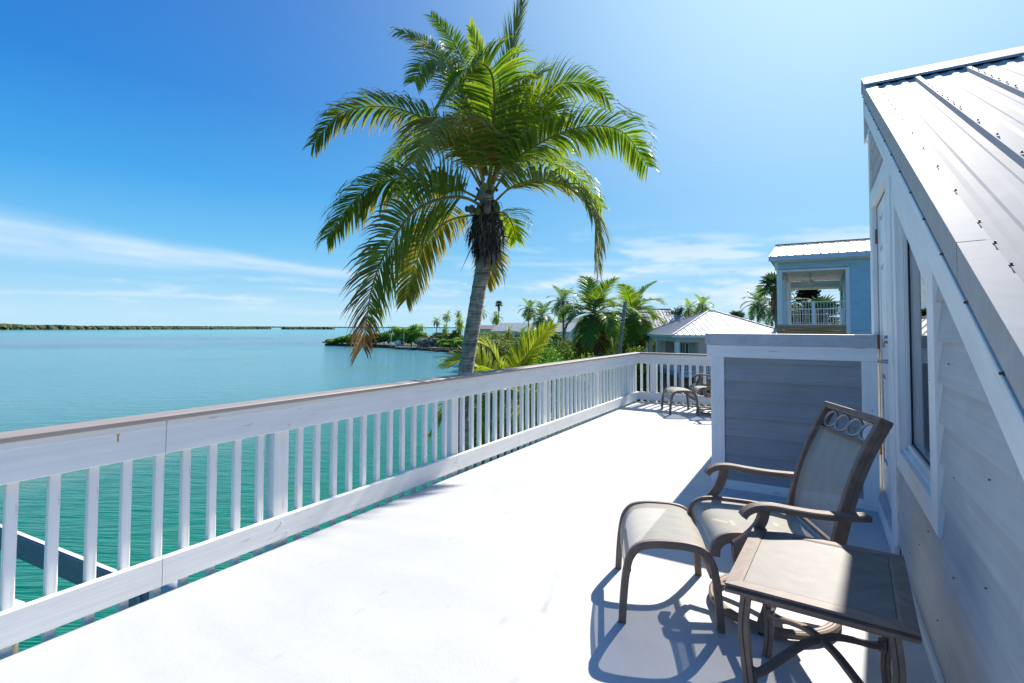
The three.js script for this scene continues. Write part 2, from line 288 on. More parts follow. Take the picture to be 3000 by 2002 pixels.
// ------------------------------------------------------------------ palms
// one frond: rachis along pts, leaflets on both sides; colours run from base to tip
function frond(pts, o = {}) {
  const tb = new TB(), n = o.n ?? 70, L = o.L ?? .8, wd = o.w ?? .04, cv = new THREE.CatmullRomCurve3(pts, false, 'centripetal'), K = 60, P = cv.getSpacedPoints(K), S = [];
  let side = null; const up = V(0, 1, 0);
  for (let i = 0; i <= K; i++) { const T = V(0, 0, 0).subVectors(P[Math.min(K, i + 1)], P[Math.max(0, i - 1)]).normalize(); if (!side) { side = V(0, 0, 0).crossVectors(T, up); if (side.lengthSq() < .02) side.set(1, 0, 0); } side.addScaledVector(T, -side.dot(T)).normalize(); S.push([T, side.clone()]); }
  const len = cv.getLength(), tw = o.twist ?? 0;
  const rc = o.rachis ?? [.28, .24, .05];
  for (let i = 0; i < K; i++) { // rachis: a tapering three-sided strip
    const wA = (o.rw ?? .03) * (1 - .88 * i / K) + .003, wB = (o.rw ?? .03) * (1 - .88 * (i + 1) / K) + .003, f = (k, w) => { const N = V(0, 0, 0).crossVectors(S[k][1], S[k][0]); return [P[k].clone().addScaledVector(S[k][1], w), P[k].clone().addScaledVector(N, w * .8), P[k].clone().addScaledVector(S[k][1], -w), P[k].clone().addScaledVector(N, -w * .8)]; };
    const A = f(i, wA), B = f(i + 1, wB); for (let q = 0; q < 4; q++) tb.quad(A[q], A[(q + 1) % 4], B[(q + 1) % 4], B[q], { c: rc });
  }
  const t0 = o.t0 ?? .14;
  for (let i = 0; i < n; i++) for (const sg of [-1, 1]) {
    if (rnd() < (o.gap ?? .04)) continue;
    const t = t0 + (1 - t0) * ((i + (sg > 0 ? .5 : 0) + rr(-.3, .3)) / n); if (t > 1) continue;
    const k = clamp(t * K, 0, K - .001), ki = Math.floor(k), kf = k - ki, base = P[ki].clone().lerp(P[ki + 1], kf), T = S[ki][0];
    const a = tw * (o.twistRamp ? sst(0, .4, t) : 1), N0 = V(0, 0, 0).crossVectors(S[ki][1], T), sd = S[ki][1].clone().multiplyScalar(Math.cos(a)).addScaledVector(N0, Math.sin(a)), N = V(0, 0, 0).crossVectors(sd, T);
    const ll = L * (t < .25 ? mix(.55, 1, (t - t0) / (.25 - t0 + 1e-6)) : t > .6 ? mix(1, .38, (t - .6) / .4) : 1) * rr(.86, 1.08);
    const fw = mix(o.fw0 ?? .35, o.fw1 ?? 1.5, Math.pow(t, 1.5)) + rr(-.1, .1), lift = (o.lift ?? .35) * (1 - t) + rr(-.12, .12);
    const dir = sd.clone().multiplyScalar(sg).addScaledVector(T, fw).addScaledVector(N, lift).normalize();
    const col = o.col(t, sg, i), tip = o.tip ? o.tip(t, sg) : col, seg = o.seg ?? 4, drp = (o.droop ?? .5) * rr(.7, 1.35) * (len > 0 ? 1 : 1), roll = rr(-.5, .5);
    let p = base.clone(), d = dir.clone(), prev = null;
    const wp = o.seg === 3 ? [.55, 1, .7, .05] : [.45, 1, .9, .55, .04];
    for (let s = 0; s <= seg; s++) {
      const wv = T.clone().addScaledVector(d, -T.dot(d)); if (wv.lengthSq() < .03) wv.copy(N); wv.normalize(); wv.applyAxisAngle(d, roll * .8 + s * .08);
      const w = wd * .5 * wp[s] * (.75 + .25 * ll / L), e = [p.clone().addScaledVector(wv, w), p.clone().addScaledVector(wv, -w)], cc = col.map((v, q) => mix(v, tip[q], s / seg * s / seg));
      if (prev) tb.quad(prev[0], prev[1], e[1], e[0], { cs: [prev[2], prev[2], cc, cc] });
      prev = [e[0], e[1], cc]; p = p.clone().addScaledVector(d, ll / seg); d.y -= drp * (s + .6) / seg; d.x += rr(-.05, .05); d.z += rr(-.05, .05); d.normalize();
    }
  }
  return tb.geo();
}
const lerpC = (a, b, t) => a.map((v, i) => mix(v, b[i], t));
const GREEN = [.14, .27, .010], DEEP = [.06, .15, .010], LIME = [.43, .53, .015], GOLD = [.50, .36, .03], ORANGE = [.52, .22, .025], BROWN = [.11, .06, .03], STRAW = [.34, .26, .13];
function trunkGeo(pts, r0, r1, rings, flare = .35) {
  const n = Math.max(24, rings * 4), cv = new THREE.CatmullRomCurve3(pts.map((p) => V(...p))), P = cv.getSpacedPoints(n), tb = new TB(), K = 16, len = cv.getLength();
  const ring = (i) => { const t = i / n, r = mix(r0, r1, Math.pow(t, .8)) * (1 + flare * Math.exp(-t * len / .5)) * (1 + (((i % 4) === 0) ? .05 : (i % 4) === 1 ? -.02 : 0) + .03 * N3(i * .7, 2, 3)); return Array.from({ length: K + 1 }, (_, k) => { const a = k / K * 6.283, q = 1 + .04 * N3(Math.cos(a) * 2, Math.sin(a) * 2, i * .6); return [P[i].clone().add(V(Math.cos(a) * r * q, .012 * N3(Math.cos(a) * 1.5, i * .9, Math.sin(a) * 1.5), Math.sin(a) * r * q)), V(Math.cos(a), 0, Math.sin(a)), k / K, t * len * .8]; }); };
  let A = ring(0); for (let i = 1; i <= n; i++) { const B = ring(i); for (let k = 0; k < K; k++) for (const q of [A[k], B[k], B[k + 1], A[k], B[k + 1], A[k + 1]]) tb.v(q[0], q[1], q[2], q[3]); A = B; }
  const g = tb.geo(); return g;
}
// a small coconut palm with drooping fronds, as a thing with its trunk and fronds
function palmShapes(v, far) {
  seed = 100 + v * 37; const out = [], nf = 19 + v;
  for (let k = 0; k < nf; k++) {
    const el = mix(1.35, -.85, Math.pow(k / (nf - 1), .85)), az = k * 2.39996 + rr(-.3, .3), R = rr(.85, 1.08), pts = []; let p = V(0, 0, 0), e = el; const dr = rr(.17, .26) * (el > .9 ? .55 : 1);
    for (let s = 0; s <= 6; s++) { pts.push(p.clone()); p = p.clone().add(V(Math.cos(e) * Math.cos(az), Math.sin(e), Math.cos(e) * Math.sin(az)).multiplyScalar(R / 6)); e = Math.max(-1.45, e - dr * (1 + s * .12)); }
    const age = k / nf, dead = age > .88 && rnd() < .6, g0 = lerpC(DEEP, GREEN, rnd()), gcol = age > .7 ? lerpC(g0, LIME, rr(.1, .6)) : age < .2 ? lerpC(GREEN, LIME, .25) : g0;
    out.push(frond(pts, { n: far ? 26 : 46, L: far ? .29 : .36, w: far ? .03 : .027, seg: 3, rw: .011, droop: .55, lift: .3, col: () => jit(dead ? lerpC(BROWN, GOLD, rnd() * .5) : gcol, .25), tip: () => (dead ? BROWN : lerpC(gcol, LIME, .3)), rachis: dead ? BROWN : [.22, .21, .04] }));
  }
  return out;
}
const PSH = [0, 1, 2, 3].map((v) => palmShapes(v, false)), PSF = [0, 1, 2, 3].map((v) => palmShapes(v, true));
function palm(name, label, x, z, heartY, R, v, o = {}) {
  const t = thing(name, label, 'palm tree', [x, GY, z], o.ry ?? rnd() * 6.28, o.group), h = heartY - GY, lx = o.lean ?? rr(-.4, .4);
  part(t, 'trunk', trunkGeo([[0, 0, 0], [lx * .3, h * .4, 0], [lx * .7, h * .75, 0], [lx, h, 0]], R * .062, R * .045, Math.min(14, Math.round(h * 1.2))), trunkM);
  const mat = o.tint ? phys(o.tint, .92, { vertexColors: true, transmission: .34, thickness: 0, clearcoat: .4, clearcoatRoughness: .3 }) : palmM;
  for (const g of (o.nuts ? PSH : PSF)[v]) { const f = part(t, 'frond', g, mat, { pos: [lx, h, 0] }); f.scale.set(R, R, R); }
  if (o.nuts) for (let k = 0; k < 5; k++) part(t, 'coconut', nutG, k % 2 ? nutM : nutM2, { pos: [lx + Math.cos(k * 1.3) * R * .07, h - R * .07, Math.sin(k * 1.3) * R * .07] }).scale.setScalar(R * .33);
  return t;
}
const nutG = new THREE.SphereGeometry(.13, 10, 8).scale(1, 1.25, 1), nutM = std([.10, .14, .03], .6), nutM2 = std([.22, .13, .05], .7);
// fan palm: round pleated blades on stalks
function fanGeo(R, seg = 13) { const tb = new TB(); for (let k = 0; k < seg; k++) { const a = (k / (seg - 1) - .5) * 4.3, b = a + 4.3 / seg * .5, c = a - 4.3 / seg * .5, f = (an, r, y) => V(Math.cos(an) * r, y, Math.sin(an) * r), col = jit([.05, .11, .02], .3); tb.tri(V(0, 0, 0), f(c, R * .6, -.02 * R), f(a, R * .62, .05 * R), col); tb.tri(V(0, 0, 0), f(a, R * .62, .05 * R), f(b, R * .6, -.02 * R), col); tb.tri(f(c, R * .6, -.02 * R), f(a, R, -.12 * R), f(a, R * .62, .05 * R), col); tb.tri(f(a, R * .62, .05 * R), f(a, R, -.12 * R), f(b, R * .6, -.02 * R), col); } return tb.geo(); }
function fanPalm(name, label, x, z, heartY, R, o = {}) {
  const t = thing(name, label, 'palm tree', [x, GY, z], rnd() * 6), h = heartY - GY, g = fanGeo(R * .55);
  part(t, 'trunk', trunkGeo([[0, 0, 0], [.1, h * .5, 0], [0, h, 0]], R * .12, R * .09, 10, .2), trunkM);
  for (let k = 0; k < (o.n ?? 22); k++) { const el = mix(1.35, -.6, k / 22), az = k * 2.4, f = part(t, 'leaf', g, leafM, { pos: [Math.cos(az) * Math.cos(el) * R * .5, h + Math.sin(el) * R * .5, Math.sin(az) * Math.cos(el) * R * .5] }); f.rotation.set(0, -az, el - .3 + rr(-.2, .2), 'YXZ'); }
  const pet = []; for (let k = 0; k < 22; k++) { const el = mix(1.35, -.6, k / 22), az = k * 2.4; pet.push(bar([0, h, 0], [Math.cos(az) * Math.cos(el) * R * .5, h + Math.sin(el) * R * .5, Math.sin(az) * Math.cos(el) * R * .5], R * .025, R * .025, .001, V(.3, .5, .2))); }
  part(t, 'stalk', merge(pet), trunkM);
  if (o.skirt) { const tb = new TB(); for (let k = 0; k < 160; k++) { const a = rnd() * 6.28, y = h - rr(.1, 1) * R * 1.3, r = R * rr(.1, .34), d = .06 * R; const c = jit([.12, .08, .045], .4); tb.tri(V(Math.cos(a - .15) * r, y, Math.sin(a - .15) * r), V(Math.cos(a + .15) * r, y, Math.sin(a + .15) * r), V(Math.cos(a) * r * .9, y - R * rr(.3, .6), Math.sin(a) * r * .9), c); } part(t, 'dead_leaf_skirt', tb.geo(), dryM); }
  return t;
}

// ------------------------------------------------------------------ the deck
{
  const tb = new TB(), x0 = -2.85, x1 = 3, z0 = -9.40, z1 = 2.2;
  tb.quad(V(x0, 0, z1), V(x1, 0, z1), V(x1, 0, z0), V(x0, 0, z0));
  structure('deck', tb.geo(), M.deck);
  const e = thing('deck_edge', 'grey metal drip edge and white rim board along the outer side of the deck', 'deck edge', [x0, -.25, -4]);
  const ab = (n, g, m) => part(e, n, g, m, { pos: [-x0, .25, 4] });
  ab('drip_edge', box([x0 - .022, -.035, z0 - .02], [x0, -.006, z1], .003), M.galv);
  ab('drip_edge', box([x0, -.035, z0 - .022], [x1, -.006, z0], .003), M.galv);
  ab('rim_board', box([x0 - .008, -.30, z0 - .008], [x0 + .03, -.037, z1]), M.white2); ab('rim_board', box([x0 + .032, -.30, z0 - .008], [x1, -.037, z0 + .03]), M.white2);
}
// ------------------------------------------------------------------ railings
{
  const t = thing('deck_railing', 'long white wooden railing with grey cap along the water side of the deck', 'railing', [-2.9, -.2, -3.6], 0, 'white deck railings');
  const ab = (n, g, m, o = {}) => part(t, n, g, m, { pos: [2.9, .2, 3.6], ...o });
  ab('cap', box([-2.965, .872, -9.49], [-2.83, .9, -4.86], .006), M.cap); ab('cap', box([-2.965, .872, -4.856], [-2.83, .9, 1.6], .006), M.cap);
  const cuts = [1.6, -1.36, -4.98, -7.52, -9.388];
  for (let i = 0; i < 4; i++) { ab('upper_board', box([-2.895, .70, cuts[i + 1] + .0015], [-2.86, .8715, cuts[i] - .0015], .004), M.white); ab('top_trim', box([-2.8598, .838, cuts[i + 1] + .002], [-2.8565, .8712, cuts[i] - .002], .001), M.white); ab('lower_board', box([-2.895, .036, cuts[i + 1] + .0015], [-2.86, .178, cuts[i] - .0015], .004), M.white); }
  const posts = [1.5, -.235, -2.05, -3.84, -5.67, -7.43, -9.33];
  const bg = bar([0, -.16, 0], [0, .868, 0], .0395, .0385, .004, V(1, 0, 0)), pg = bar([0, -.28, 0], [0, .8715, 0], .1, .09, .005, V(1, 0, 0));
  posts.forEach((z, i) => {
    part(t, 'post', pg, M.white, { pos: [-2.9425 + 2.9, .2, z + 3.6] });
    if (i) { const a = posts[i - 1], n = 12; for (let k = 1; k <= n; k++) { const m = part(t, 'baluster', bg, k % 3 ? M.white : M.white2, { pos: [-2.916 + 2.9 + rr(-.001, .001), .2, mix(a, z, k / (n + 1)) + 3.6 + rr(-.004, .004)] }); m.rotation.set(rr(-.004, .004), 0, rr(-.003, .003)); } }
  });
  const btG = new THREE.CylinderGeometry(.008, .008, .006, 8).rotateZ(Math.PI / 2); for (const z of posts.slice(1)) for (const [y, d] of [[.84, .02], [.73, -.02], [.14, .02], [.07, -.02]]) part(t, 'bolt', btG, M.white2, { pos: [-2.859 + 2.9, y + .2, z + d + 3.6] });
  // rust streak of one nail in the upper board
  ab('rusty_nail', merge([new THREE.CylinderGeometry(.006, .006, .004, 8).rotateZ(Math.PI / 2).translate(-2.8595, .835, -1.15), box([-2.8602, .80, -1.1535], [-2.8592, .832, -1.1465], .0002)]), std([.55, .28, .06], .8), { label: 'rusty nail with an orange stain' });
}
{
  const t = thing('deck_railing', 'short white wooden railing across the far end of the deck', 'railing', [-1.2, -.2, -9.41], 0, 'white deck railings');
  const ab = (n, g, m) => part(t, n, g, m, { pos: [1.2, .2, 9.41] });
  ab('cap', box([-2.829, .872, -9.49], [1.2, .9, -9.36], .006), M.cap);
  ab('upper_board', box([-2.859, .70, -9.425], [1.2, .8715, -9.39], .004), M.white); ab('lower_board', box([-2.859, .036, -9.425], [1.2, .178, -9.39], .004), M.white);
  const bg = bar([0, -.16, 0], [0, .868, 0], .0385, .0395, .004, V(1, 0, 0)), pg = bar([0, -.28, 0], [0, .8715, 0], .09, .11, .005, V(1, 0, 0));
  const xs = [-2.827, -2.71, -2.46, -2.34, -2.214, -2.087, -1.957, -1.834, -1.713]; for (let k = 1; k < 9; k++) xs.push(-1.713 + .1225 * k);
  for (const x of xs) part(t, 'baluster', bg, M.white, { pos: [x + 1.2, .2, -9.4465 + 9.41] });
  for (const x of [-2.607, -.62, .9]) part(t, 'post', pg, M.white, { pos: [x + 1.2, .2, -9.473 + 9.41] });
}
// ------------------------------------------------------------------ lapped boards
// outline: convex polygon [[a, y], ...] of one board; face leans out by lap at its lower edge y0
function lapBoard(poly, y0, h, lap, place) {
  const tb = new TB(), out = (y) => .006 + lap * (1 - (y - y0) / h), F = poly.map(([a, y]) => place(a, y, out(y))), B = poly.map(([a, y]) => place(a, y, -.008));
  const fc = (a, b, c) => { const n = V(0, 0, 0).subVectors(b[0], a[0]).cross(V(0, 0, 0).subVectors(c[0], a[0])).normalize(); for (const q of [a, b, c]) tb.v(q[0], n, q[1], q[2]); };
  const off = rnd() * 3; for (let i = 1; i < poly.length - 1; i++) fc(...[0, i, i + 1].map((k) => [F[k], poly[k][0] + off, poly[k][1] + off]));
  for (let i = 0; i < poly.length; i++) { const j = (i + 1) % poly.length; tb.quad(F[i], F[j], B[j], B[i]); }
  return tb.geo();
}
function clip(poly, f) { const o = []; for (let i = 0; i < poly.length; i++) { const a = poly[i], b = poly[(i + 1) % poly.length], fa = f(a), fb = f(b); if (fa >= 0) o.push(a); if (fa * fb < 0) { const t = fa / (fa - fb); o.push([mix(a[0], b[0], t), mix(a[1], b[1], t)]); } } return o; }
// ------------------------------------------------------------------ the grey house: gable-end wall beside the deck, metal roof, door, window
const m0 = .565, rk = (z, c) => c - m0 * z; // height of a line that runs along the roof's slope
{
  const t = thing('grey_house', 'grey clapboard house wall with white trim under a ribbed metal roof', 'house', [.403, 0, -3]);
  const ab = (p, n, g, m, o = {}) => part(p, n, g, m, { pos: [-.403, 0, 3], ...o });
  const X = .403, place = (a, y, out) => V(X - out, y, -a); // a = -z
  for (let k = -1; k < 24; k++) {
    const y0 = .12 + .148 * k - .148 * 0, y1 = y0 + .149, spans = [];
    if (y1 < 0) continue;
    // solid stretches of the wall at this height, from near (a small) to far
    let s = [[.0, 5.06]];
    const cut = (a0, a1) => { s = s.flatMap(([p, q]) => (a1 <= p || a0 >= q ? [[p, q]] : [[p, Math.min(q, a0)], [Math.max(p, a1), q]].filter(([u, v]) => v - u > .01))); };
    if (y0 < 2.40) cut(3.75, 4.96);
    if (y1 > .60) { const top = (y0 - .14) / m0; if (y0 < 2.2) cut(Math.max(2.48, top), 3.61); }
    for (const [a0, a1] of s) {
      let pieces = [[a0, a1]]; if (a1 - a0 > 1.6) { const c = a0 + (a1 - a0) * (k % 2 ? .38 : .64); pieces = [[a0, c - .001], [c + .001, a1]]; }
      for (const [p, q] of pieces) {
        let poly = [[p, Math.max(y0, .015)], [q, Math.max(y0, .015)], [q, y1], [p, y1]];
        poly = clip(poly, ([a, y]) => .30 + m0 * a - y); if (y0 < 2.2 && y1 > .6 && p < 3.6 && q > 2.45 && q <= 3.61) poly = poly;
        if (poly.length < 3) continue;
        ab(t, 'wall_board', lapBoard(poly, y0, .149, .018, place), (k + (p > 1)) % 3 ? M.siding : M.siding2);
      }
    }
  }
  // small filler boards over the door head and the inner wall behind everything
  const inner = new TB(); const pz = [[.0, .0], [2.5, 0], [2.5, rk(-2.5, .25)], [0, .25]].map(([a, y]) => V(X + .012, y, -a)); inner.quad(...pz);
  inner.quad(...[[2.5, 0], [3.62, 0], [3.62, .62], [2.5, .62]].map(([a, y]) => V(X + .012, y, -a))); inner.quad(...[[3.62, 0], [3.9, 0], [3.9, rk(-3.9, .25)], [3.62, rk(-3.62, .25)]].map(([a, y]) => V(X + .012, y, -a)));
  inner.quad(...[[3.9, 2.3], [5.06, 2.3], [5.06, rk(-5.06, .25)], [3.9, rk(-3.9, .25)]].map(([a, y]) => V(X + .012, y, -a))); inner.quad(...[[4.86, 0], [5.06, 0], [5.06, 2.3], [4.86, 2.3]].map(([a, y]) => V(X + .012, y, -a)));
  inner.quad(V(X + .012, 0, -5.06), V(4.6, 0, -5.06), V(4.6, 3.08, -5.06), V(X + .012, 3.08, -5.06)); inner.quad(V(X + .012, -4.8, 0), V(4.6, -4.8, 0), V(4.6, .25, 0), V(X + .012, .25, 0)); inner.quad(V(4.6, -4.8, 0), V(4.6, -4.8, -5.06), V(4.6, rk(-5.06, .25), -5.06), V(4.6, .25, 0));
  ab(t, 'wall', inner.geo(), M.siding);
  ab(t, 'corner_board', box([X - .030, .0, -5.075], [X + .012, 2.98, -5.0], .004), M.white); ab(t, 'corner_board', box([X + .013, 0, -5.082], [X + .10, 2.98, -5.061], .004), M.white);
  // rake board flat on the wall below the metal
  const slope = (z0, z1, c0, c1, xa, xb, ch = .003) => { const L = Math.hypot(z1 - z0, m0 * (z1 - z0)), mid = (c0 + c1) / 2, hh = (c1 - c0) / Math.hypot(1, m0); return bar([(xa + xb) / 2, rk(z0, mid), z0], [(xa + xb) / 2, rk(z1, mid), z1], xb - xa, hh, ch); };
  ab(t, 'rake_board', slope(-.2, -2.93, .181, .316, .3695, .402, .003), M.white); ab(t, 'rake_board', slope(-2.934, -5.30, .181, .316, .3695, .402, .003), M.white);
  ab(t, 'gap_shade_strip', slope(-.2, -5.30, .29, .41, .440, .448, .002), M.sidingShaded2);  // added strip: dark siding set deep to draw the shaded gap under the metal
  ab(t, 'base_trim', box([.368, .0, -3.699], [.388, .045, 0], .003), M.white2); ab(t, 'base_trim', box([.36, .0, -4.98], [.384, .10, -3.70], .004), M.white2);
  for (const [y, z] of [[.50, -2.31], [.86, -2.22], [1.23, -2.30], [.33, -1.95], [.64, -1.90], [.95, -1.84], [.21, -2.62], [.36, -3.02], [.21, -3.32], [.50, -2.78]]) ab(t, 'nail_head', new THREE.CylinderGeometry(.0028, .0028, .004, 8).rotateZ(Math.PI / 2).translate(X - .012 - .012 * (1 - (((y - .12) % .148) + .148) % .148 / .149), y, z), M.rusty);
  // door
  const d = new THREE.Group(); d.name = 'door'; t.add(d);
  ab(d, 'casing', box([.371, .10, -3.935], [.407, 2.425, -3.72], .005), M.white); ab(d, 'casing', box([.371, .10, -4.99], [.407, 2.425, -4.862], .005), M.white); ab(d, 'casing', box([.371, 2.30, -4.861], [.407, 2.425, -3.936], .005), M.white);
  ab(d, 'jamb', box([.409, .10, -3.955], [.46, 2.30, -3.937], .003), M.white); ab(d, 'jamb', box([.409, .10, -4.88], [.46, 2.30, -4.862], .003), M.white);
  ab(d, 'slab', box([.424, .135, -4.858], [.462, 2.295, -3.957], .002), M.vinyl);
  const zs = [-4.857, -4.735, -4.467, -4.347, -4.08, -3.958];
  for (const [a, b] of [[0, 1], [2, 3], [4, 5]]) ab(d, 'stile', box([.408, .136, zs[a]], [.423, 2.294, zs[b]], .003), M.vinyl);
  const ys = [[.136, .37], [1.02, 1.22], [1.823, 1.934], [2.20, 2.294]];
  for (const [a, b] of ys) for (const [p, q] of [[1, 2], [3, 4]]) ab(d, 'rail', box([.4085, a, zs[p] + .001], [.4235, b, zs[q] - .001], .003), M.vinyl);
  for (const [a, b] of [[.37, 1.02], [1.22, 1.823], [1.934, 2.20]]) for (const [p, q] of [[1, 2], [3, 4]]) ab(d, 'panel', box([.412, a + .035, zs[p] + .035], [.4238, b - .035, zs[q] - .035], .009), M.vinyl);
  for (const y of [2.07, 1.252, .445]) ab(d, 'hinge', merge([box([.400, y - .055, -4.875], [.4085, y + .055, -4.846], .001), moved(new THREE.CylinderGeometry(.007, .007, .112, 8), .399, y, -4.861)]), M.rusty);
  ab(d, 'deadbolt', merge([moved(new THREE.CylinderGeometry(.032, .034, .012, 20).rotateZ(Math.PI / 2), .402, 1.287, -4.045), moved(new THREE.CylinderGeometry(.026, .034, .034, 20).rotateZ(Math.PI / 2), .38, 1.287, -4.045)]), M.nickel);
  ab(d, 'handle', merge([moved(new THREE.CylinderGeometry(.031, .033, .012, 20).rotateZ(Math.PI / 2), .402, 1.145, -4.035), moved(new THREE.CylinderGeometry(.012, .016, .05, 14).rotateZ(Math.PI / 2), .373, 1.145, -4.035), sweep(spline([[.345, 1.145, -4.01], [.338, 1.147, -4.07], [.340, 1.142, -4.14], [.350, 1.132, -4.19]], 10), rect(.015, .028, .005))]), M.nickel);
  ab(d, 'threshold', box([.372, .101, -4.95], [.45, .134, -3.90], .006), M.galv);
  // window, its head cut along the roof slope
  const w = new THREE.Group(); w.name = 'window'; t.add(w);
  const plank = (poly, xa, xb) => { const tb = new TB(), A = poly.map(([a, y]) => V(xa, y, -a)), B = poly.map(([a, y]) => V(xb, y, -a)); tb.quad(A[0], A[1], A[2], A[3]); tb.quad(B[3], B[2], B[1], B[0]); for (let i = 0; i < 4; i++) tb.quad(A[i], A[(i + 1) % 4], B[(i + 1) % 4], B[i]); return tb.geo(); };
  const ot = .176, it = .054;
  ab(w, 'casing', plank([[3.505, .582], [3.63, .582], [3.63, rk(-3.63, ot)], [3.505, rk(-3.505, it)]], .371, .407), M.white);
  ab(w, 'casing', plank([[2.457, .582], [2.59, .582], [2.59, rk(-2.59, it)], [2.457, rk(-2.457, ot)]], .371, .407), M.white);
  ab(w, 'casing', plank([[2.5905, .582], [3.5045, .582], [3.5045, .684], [2.5905, .684]], .3715, .407), M.white);
  ab(w, 'casing', plank([[2.459, rk(-2.459, ot)], [2.5915, rk(-2.5915, it)], [3.5035, rk(-3.5035, it)], [3.629, rk(-3.629, ot)]], .3718, .407), M.white);
  ab(w, 'sill', box([.388, .686, -3.503], [.452, .70, -2.592], .004), M.vinyl);
  ab(w, 'frame', plank([[3.47, .70], [3.503, .70], [3.503, rk(-3.503, .052)], [3.47, rk(-3.47, .01)]], .408, .47), M.vinyl); ab(w, 'frame', plank([[2.592, .70], [2.625, .70], [2.625, rk(-2.625, .01)], [2.592, rk(-2.592, .052)]], .408, .47), M.vinyl);
  ab(w, 'frame', plank([[2.6255, .7005], [3.4695, .7005], [3.4695, .735], [2.6255, .735]], .4085, .47), M.vinyl); ab(w, 'frame', plank([[2.626, rk(-2.626, .01)], [3.469, rk(-3.469, .01)], [3.502, rk(-3.502, .05)], [2.593, rk(-2.593, .05)]], .4085, .47), M.vinyl);
  ab(w, 'gasket', plank([[3.462, .736], [3.469, .736], [3.469, rk(-3.469, .008)], [3.462, rk(-3.462, .0)]], .421, .430), M.black); ab(w, 'gasket', plank([[2.627, .736], [3.461, .736], [3.461, .743], [2.627, .743]], .421, .430), M.black);
  ab(w, 'pane', plank([[2.62, .73], [3.475, .73], [3.475, rk(-3.475, .016)], [2.62, rk(-2.62, .016)]].map((q) => q), .4255, .4255).clone(), M.glass);
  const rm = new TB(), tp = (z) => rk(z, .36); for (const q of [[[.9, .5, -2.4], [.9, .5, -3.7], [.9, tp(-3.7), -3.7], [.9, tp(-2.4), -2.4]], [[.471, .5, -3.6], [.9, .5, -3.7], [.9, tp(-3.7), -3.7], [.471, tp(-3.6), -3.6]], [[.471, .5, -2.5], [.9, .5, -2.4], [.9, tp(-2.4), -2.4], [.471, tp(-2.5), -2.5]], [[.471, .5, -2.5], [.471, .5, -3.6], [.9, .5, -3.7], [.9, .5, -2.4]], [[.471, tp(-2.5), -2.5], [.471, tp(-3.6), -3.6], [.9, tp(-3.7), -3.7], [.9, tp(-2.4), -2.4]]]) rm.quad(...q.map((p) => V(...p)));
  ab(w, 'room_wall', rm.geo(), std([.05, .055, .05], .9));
  // roof
  const r = new THREE.Group(); r.name = 'roof'; t.add(r);
  const z0 = -.12, zt = -5.40, pc = .452, prof = [];
  for (const [x, h] of [[0, .006], [.055, .006], [.072, .014], [.10, .014], [.117, .006], [.16, .006], [.177, .014], [.205, .014], [.22, .006], [.255, .006], [.268, .03], [.296, .03], [.309, .006], [.3095, .006]]) prof.push([x, h]);
  const panelG = (() => { const tb = new TB(), NZ = 24; for (let i = 0; i < prof.length - 1; i++) for (let k = 0; k < NZ; k++) { const za = mix(z0, zt, k / NZ), zb = mix(z0, zt, (k + 1) / NZ); tb.quad(V(prof[i][0], rk(za, pc) + prof[i][1], za), V(prof[i + 1][0], rk(za, pc) + prof[i + 1][1], za), V(prof[i + 1][0], rk(zb, pc) + prof[i + 1][1], zb), V(prof[i][0], rk(zb, pc) + prof[i][1], zb), { u: prof[i][0], v: -za }); } return tb.geo(); })();
  for (let k = 0; k < 14; k++) part(r, 'roof_panel', panelG, M.roof, { pos: [.442 + .0005 - .403 + k * .309 - .014, -.0002 * k, 3] });
  const flange = (za, zb) => { const tb = new TB(), o = .012, L = [[.366, .352], [.366, .457 + o], [.445, .457 + o + .003]]; for (let i = 0; i < 2; i++) tb.quad(V(L[i][0], rk(za, L[i][1]), za), V(L[i + 1][0], rk(za, L[i + 1][1]), za), V(L[i + 1][0], rk(zb, L[i + 1][1]), zb), V(L[i][0], rk(zb, L[i][1]), zb)); tb.quad(V(.366, rk(za, .352), za), V(.381, rk(za, .356), za), V(.381, rk(zb, .356), zb), V(.366, rk(zb, .352), zb)); return tb.geo(); };
  ab(r, 'rake_flashing', flange(-.12, -2.027), M.roofTrim); ab(r, 'rake_flashing', flange(-2.031, -5.44), M.roofTrim);
  const cap = new TB(), yr = rk(-5.44, .457) + .035; // ridge flashing: front leg down the slope, back leg down the far side
  cap.quad(V(.36, rk(-5.16, .457) + .040, -5.16), V(4.7, rk(-5.16, .457) + .040, -5.16), V(4.7, yr + .012, -5.44), V(.36, yr + .012, -5.44)); cap.quad(V(.36, yr + .012, -5.44), V(4.7, yr + .012, -5.44), V(4.7, yr - .13, -5.455), V(.36, yr - .13, -5.455)); cap.quad(V(.36, rk(-5.16, .457) + .040, -5.16), V(4.7, rk(-5.16, .457) + .040, -5.16), V(4.7, rk(-5.15, .457) + .022, -5.15), V(.36, rk(-5.15, .457) + .022, -5.15));
  ab(r, 'ridge_cap', cap.geo(), M.roofTrim);
  ab(r, 'fascia', box([.372, 2.98, -5.437], [4.6, 3.50, -5.40], .004), M.white); ab(r, 'soffit', box([.384, 3.0, -5.399], [4.6, 3.02, -5.09], .002), M.white2);
  const scG = merge([moved(new THREE.CylinderGeometry(.0065, .0065, .012, 6), 0, .009, 0), new THREE.CylinderGeometry(.011, .012, .005, 10)]);
  const put = (x, z, c, m = M.screw) => { const s = part(r, 'screw', scG, m, { pos: [x - .403, rk(z, c), z + 3] }); s.rotation.x = Math.atan(m0); s.scale.set(.52, .5, .52); };
  const rows = []; for (let z = -5.15; z < -3.70; z += .155) rows.push(z); for (const z of [-3.40, -3.09, -2.78, -2.47, -2.16, -2.0, -1.86, -1.55, -1.24]) rows.push(z);
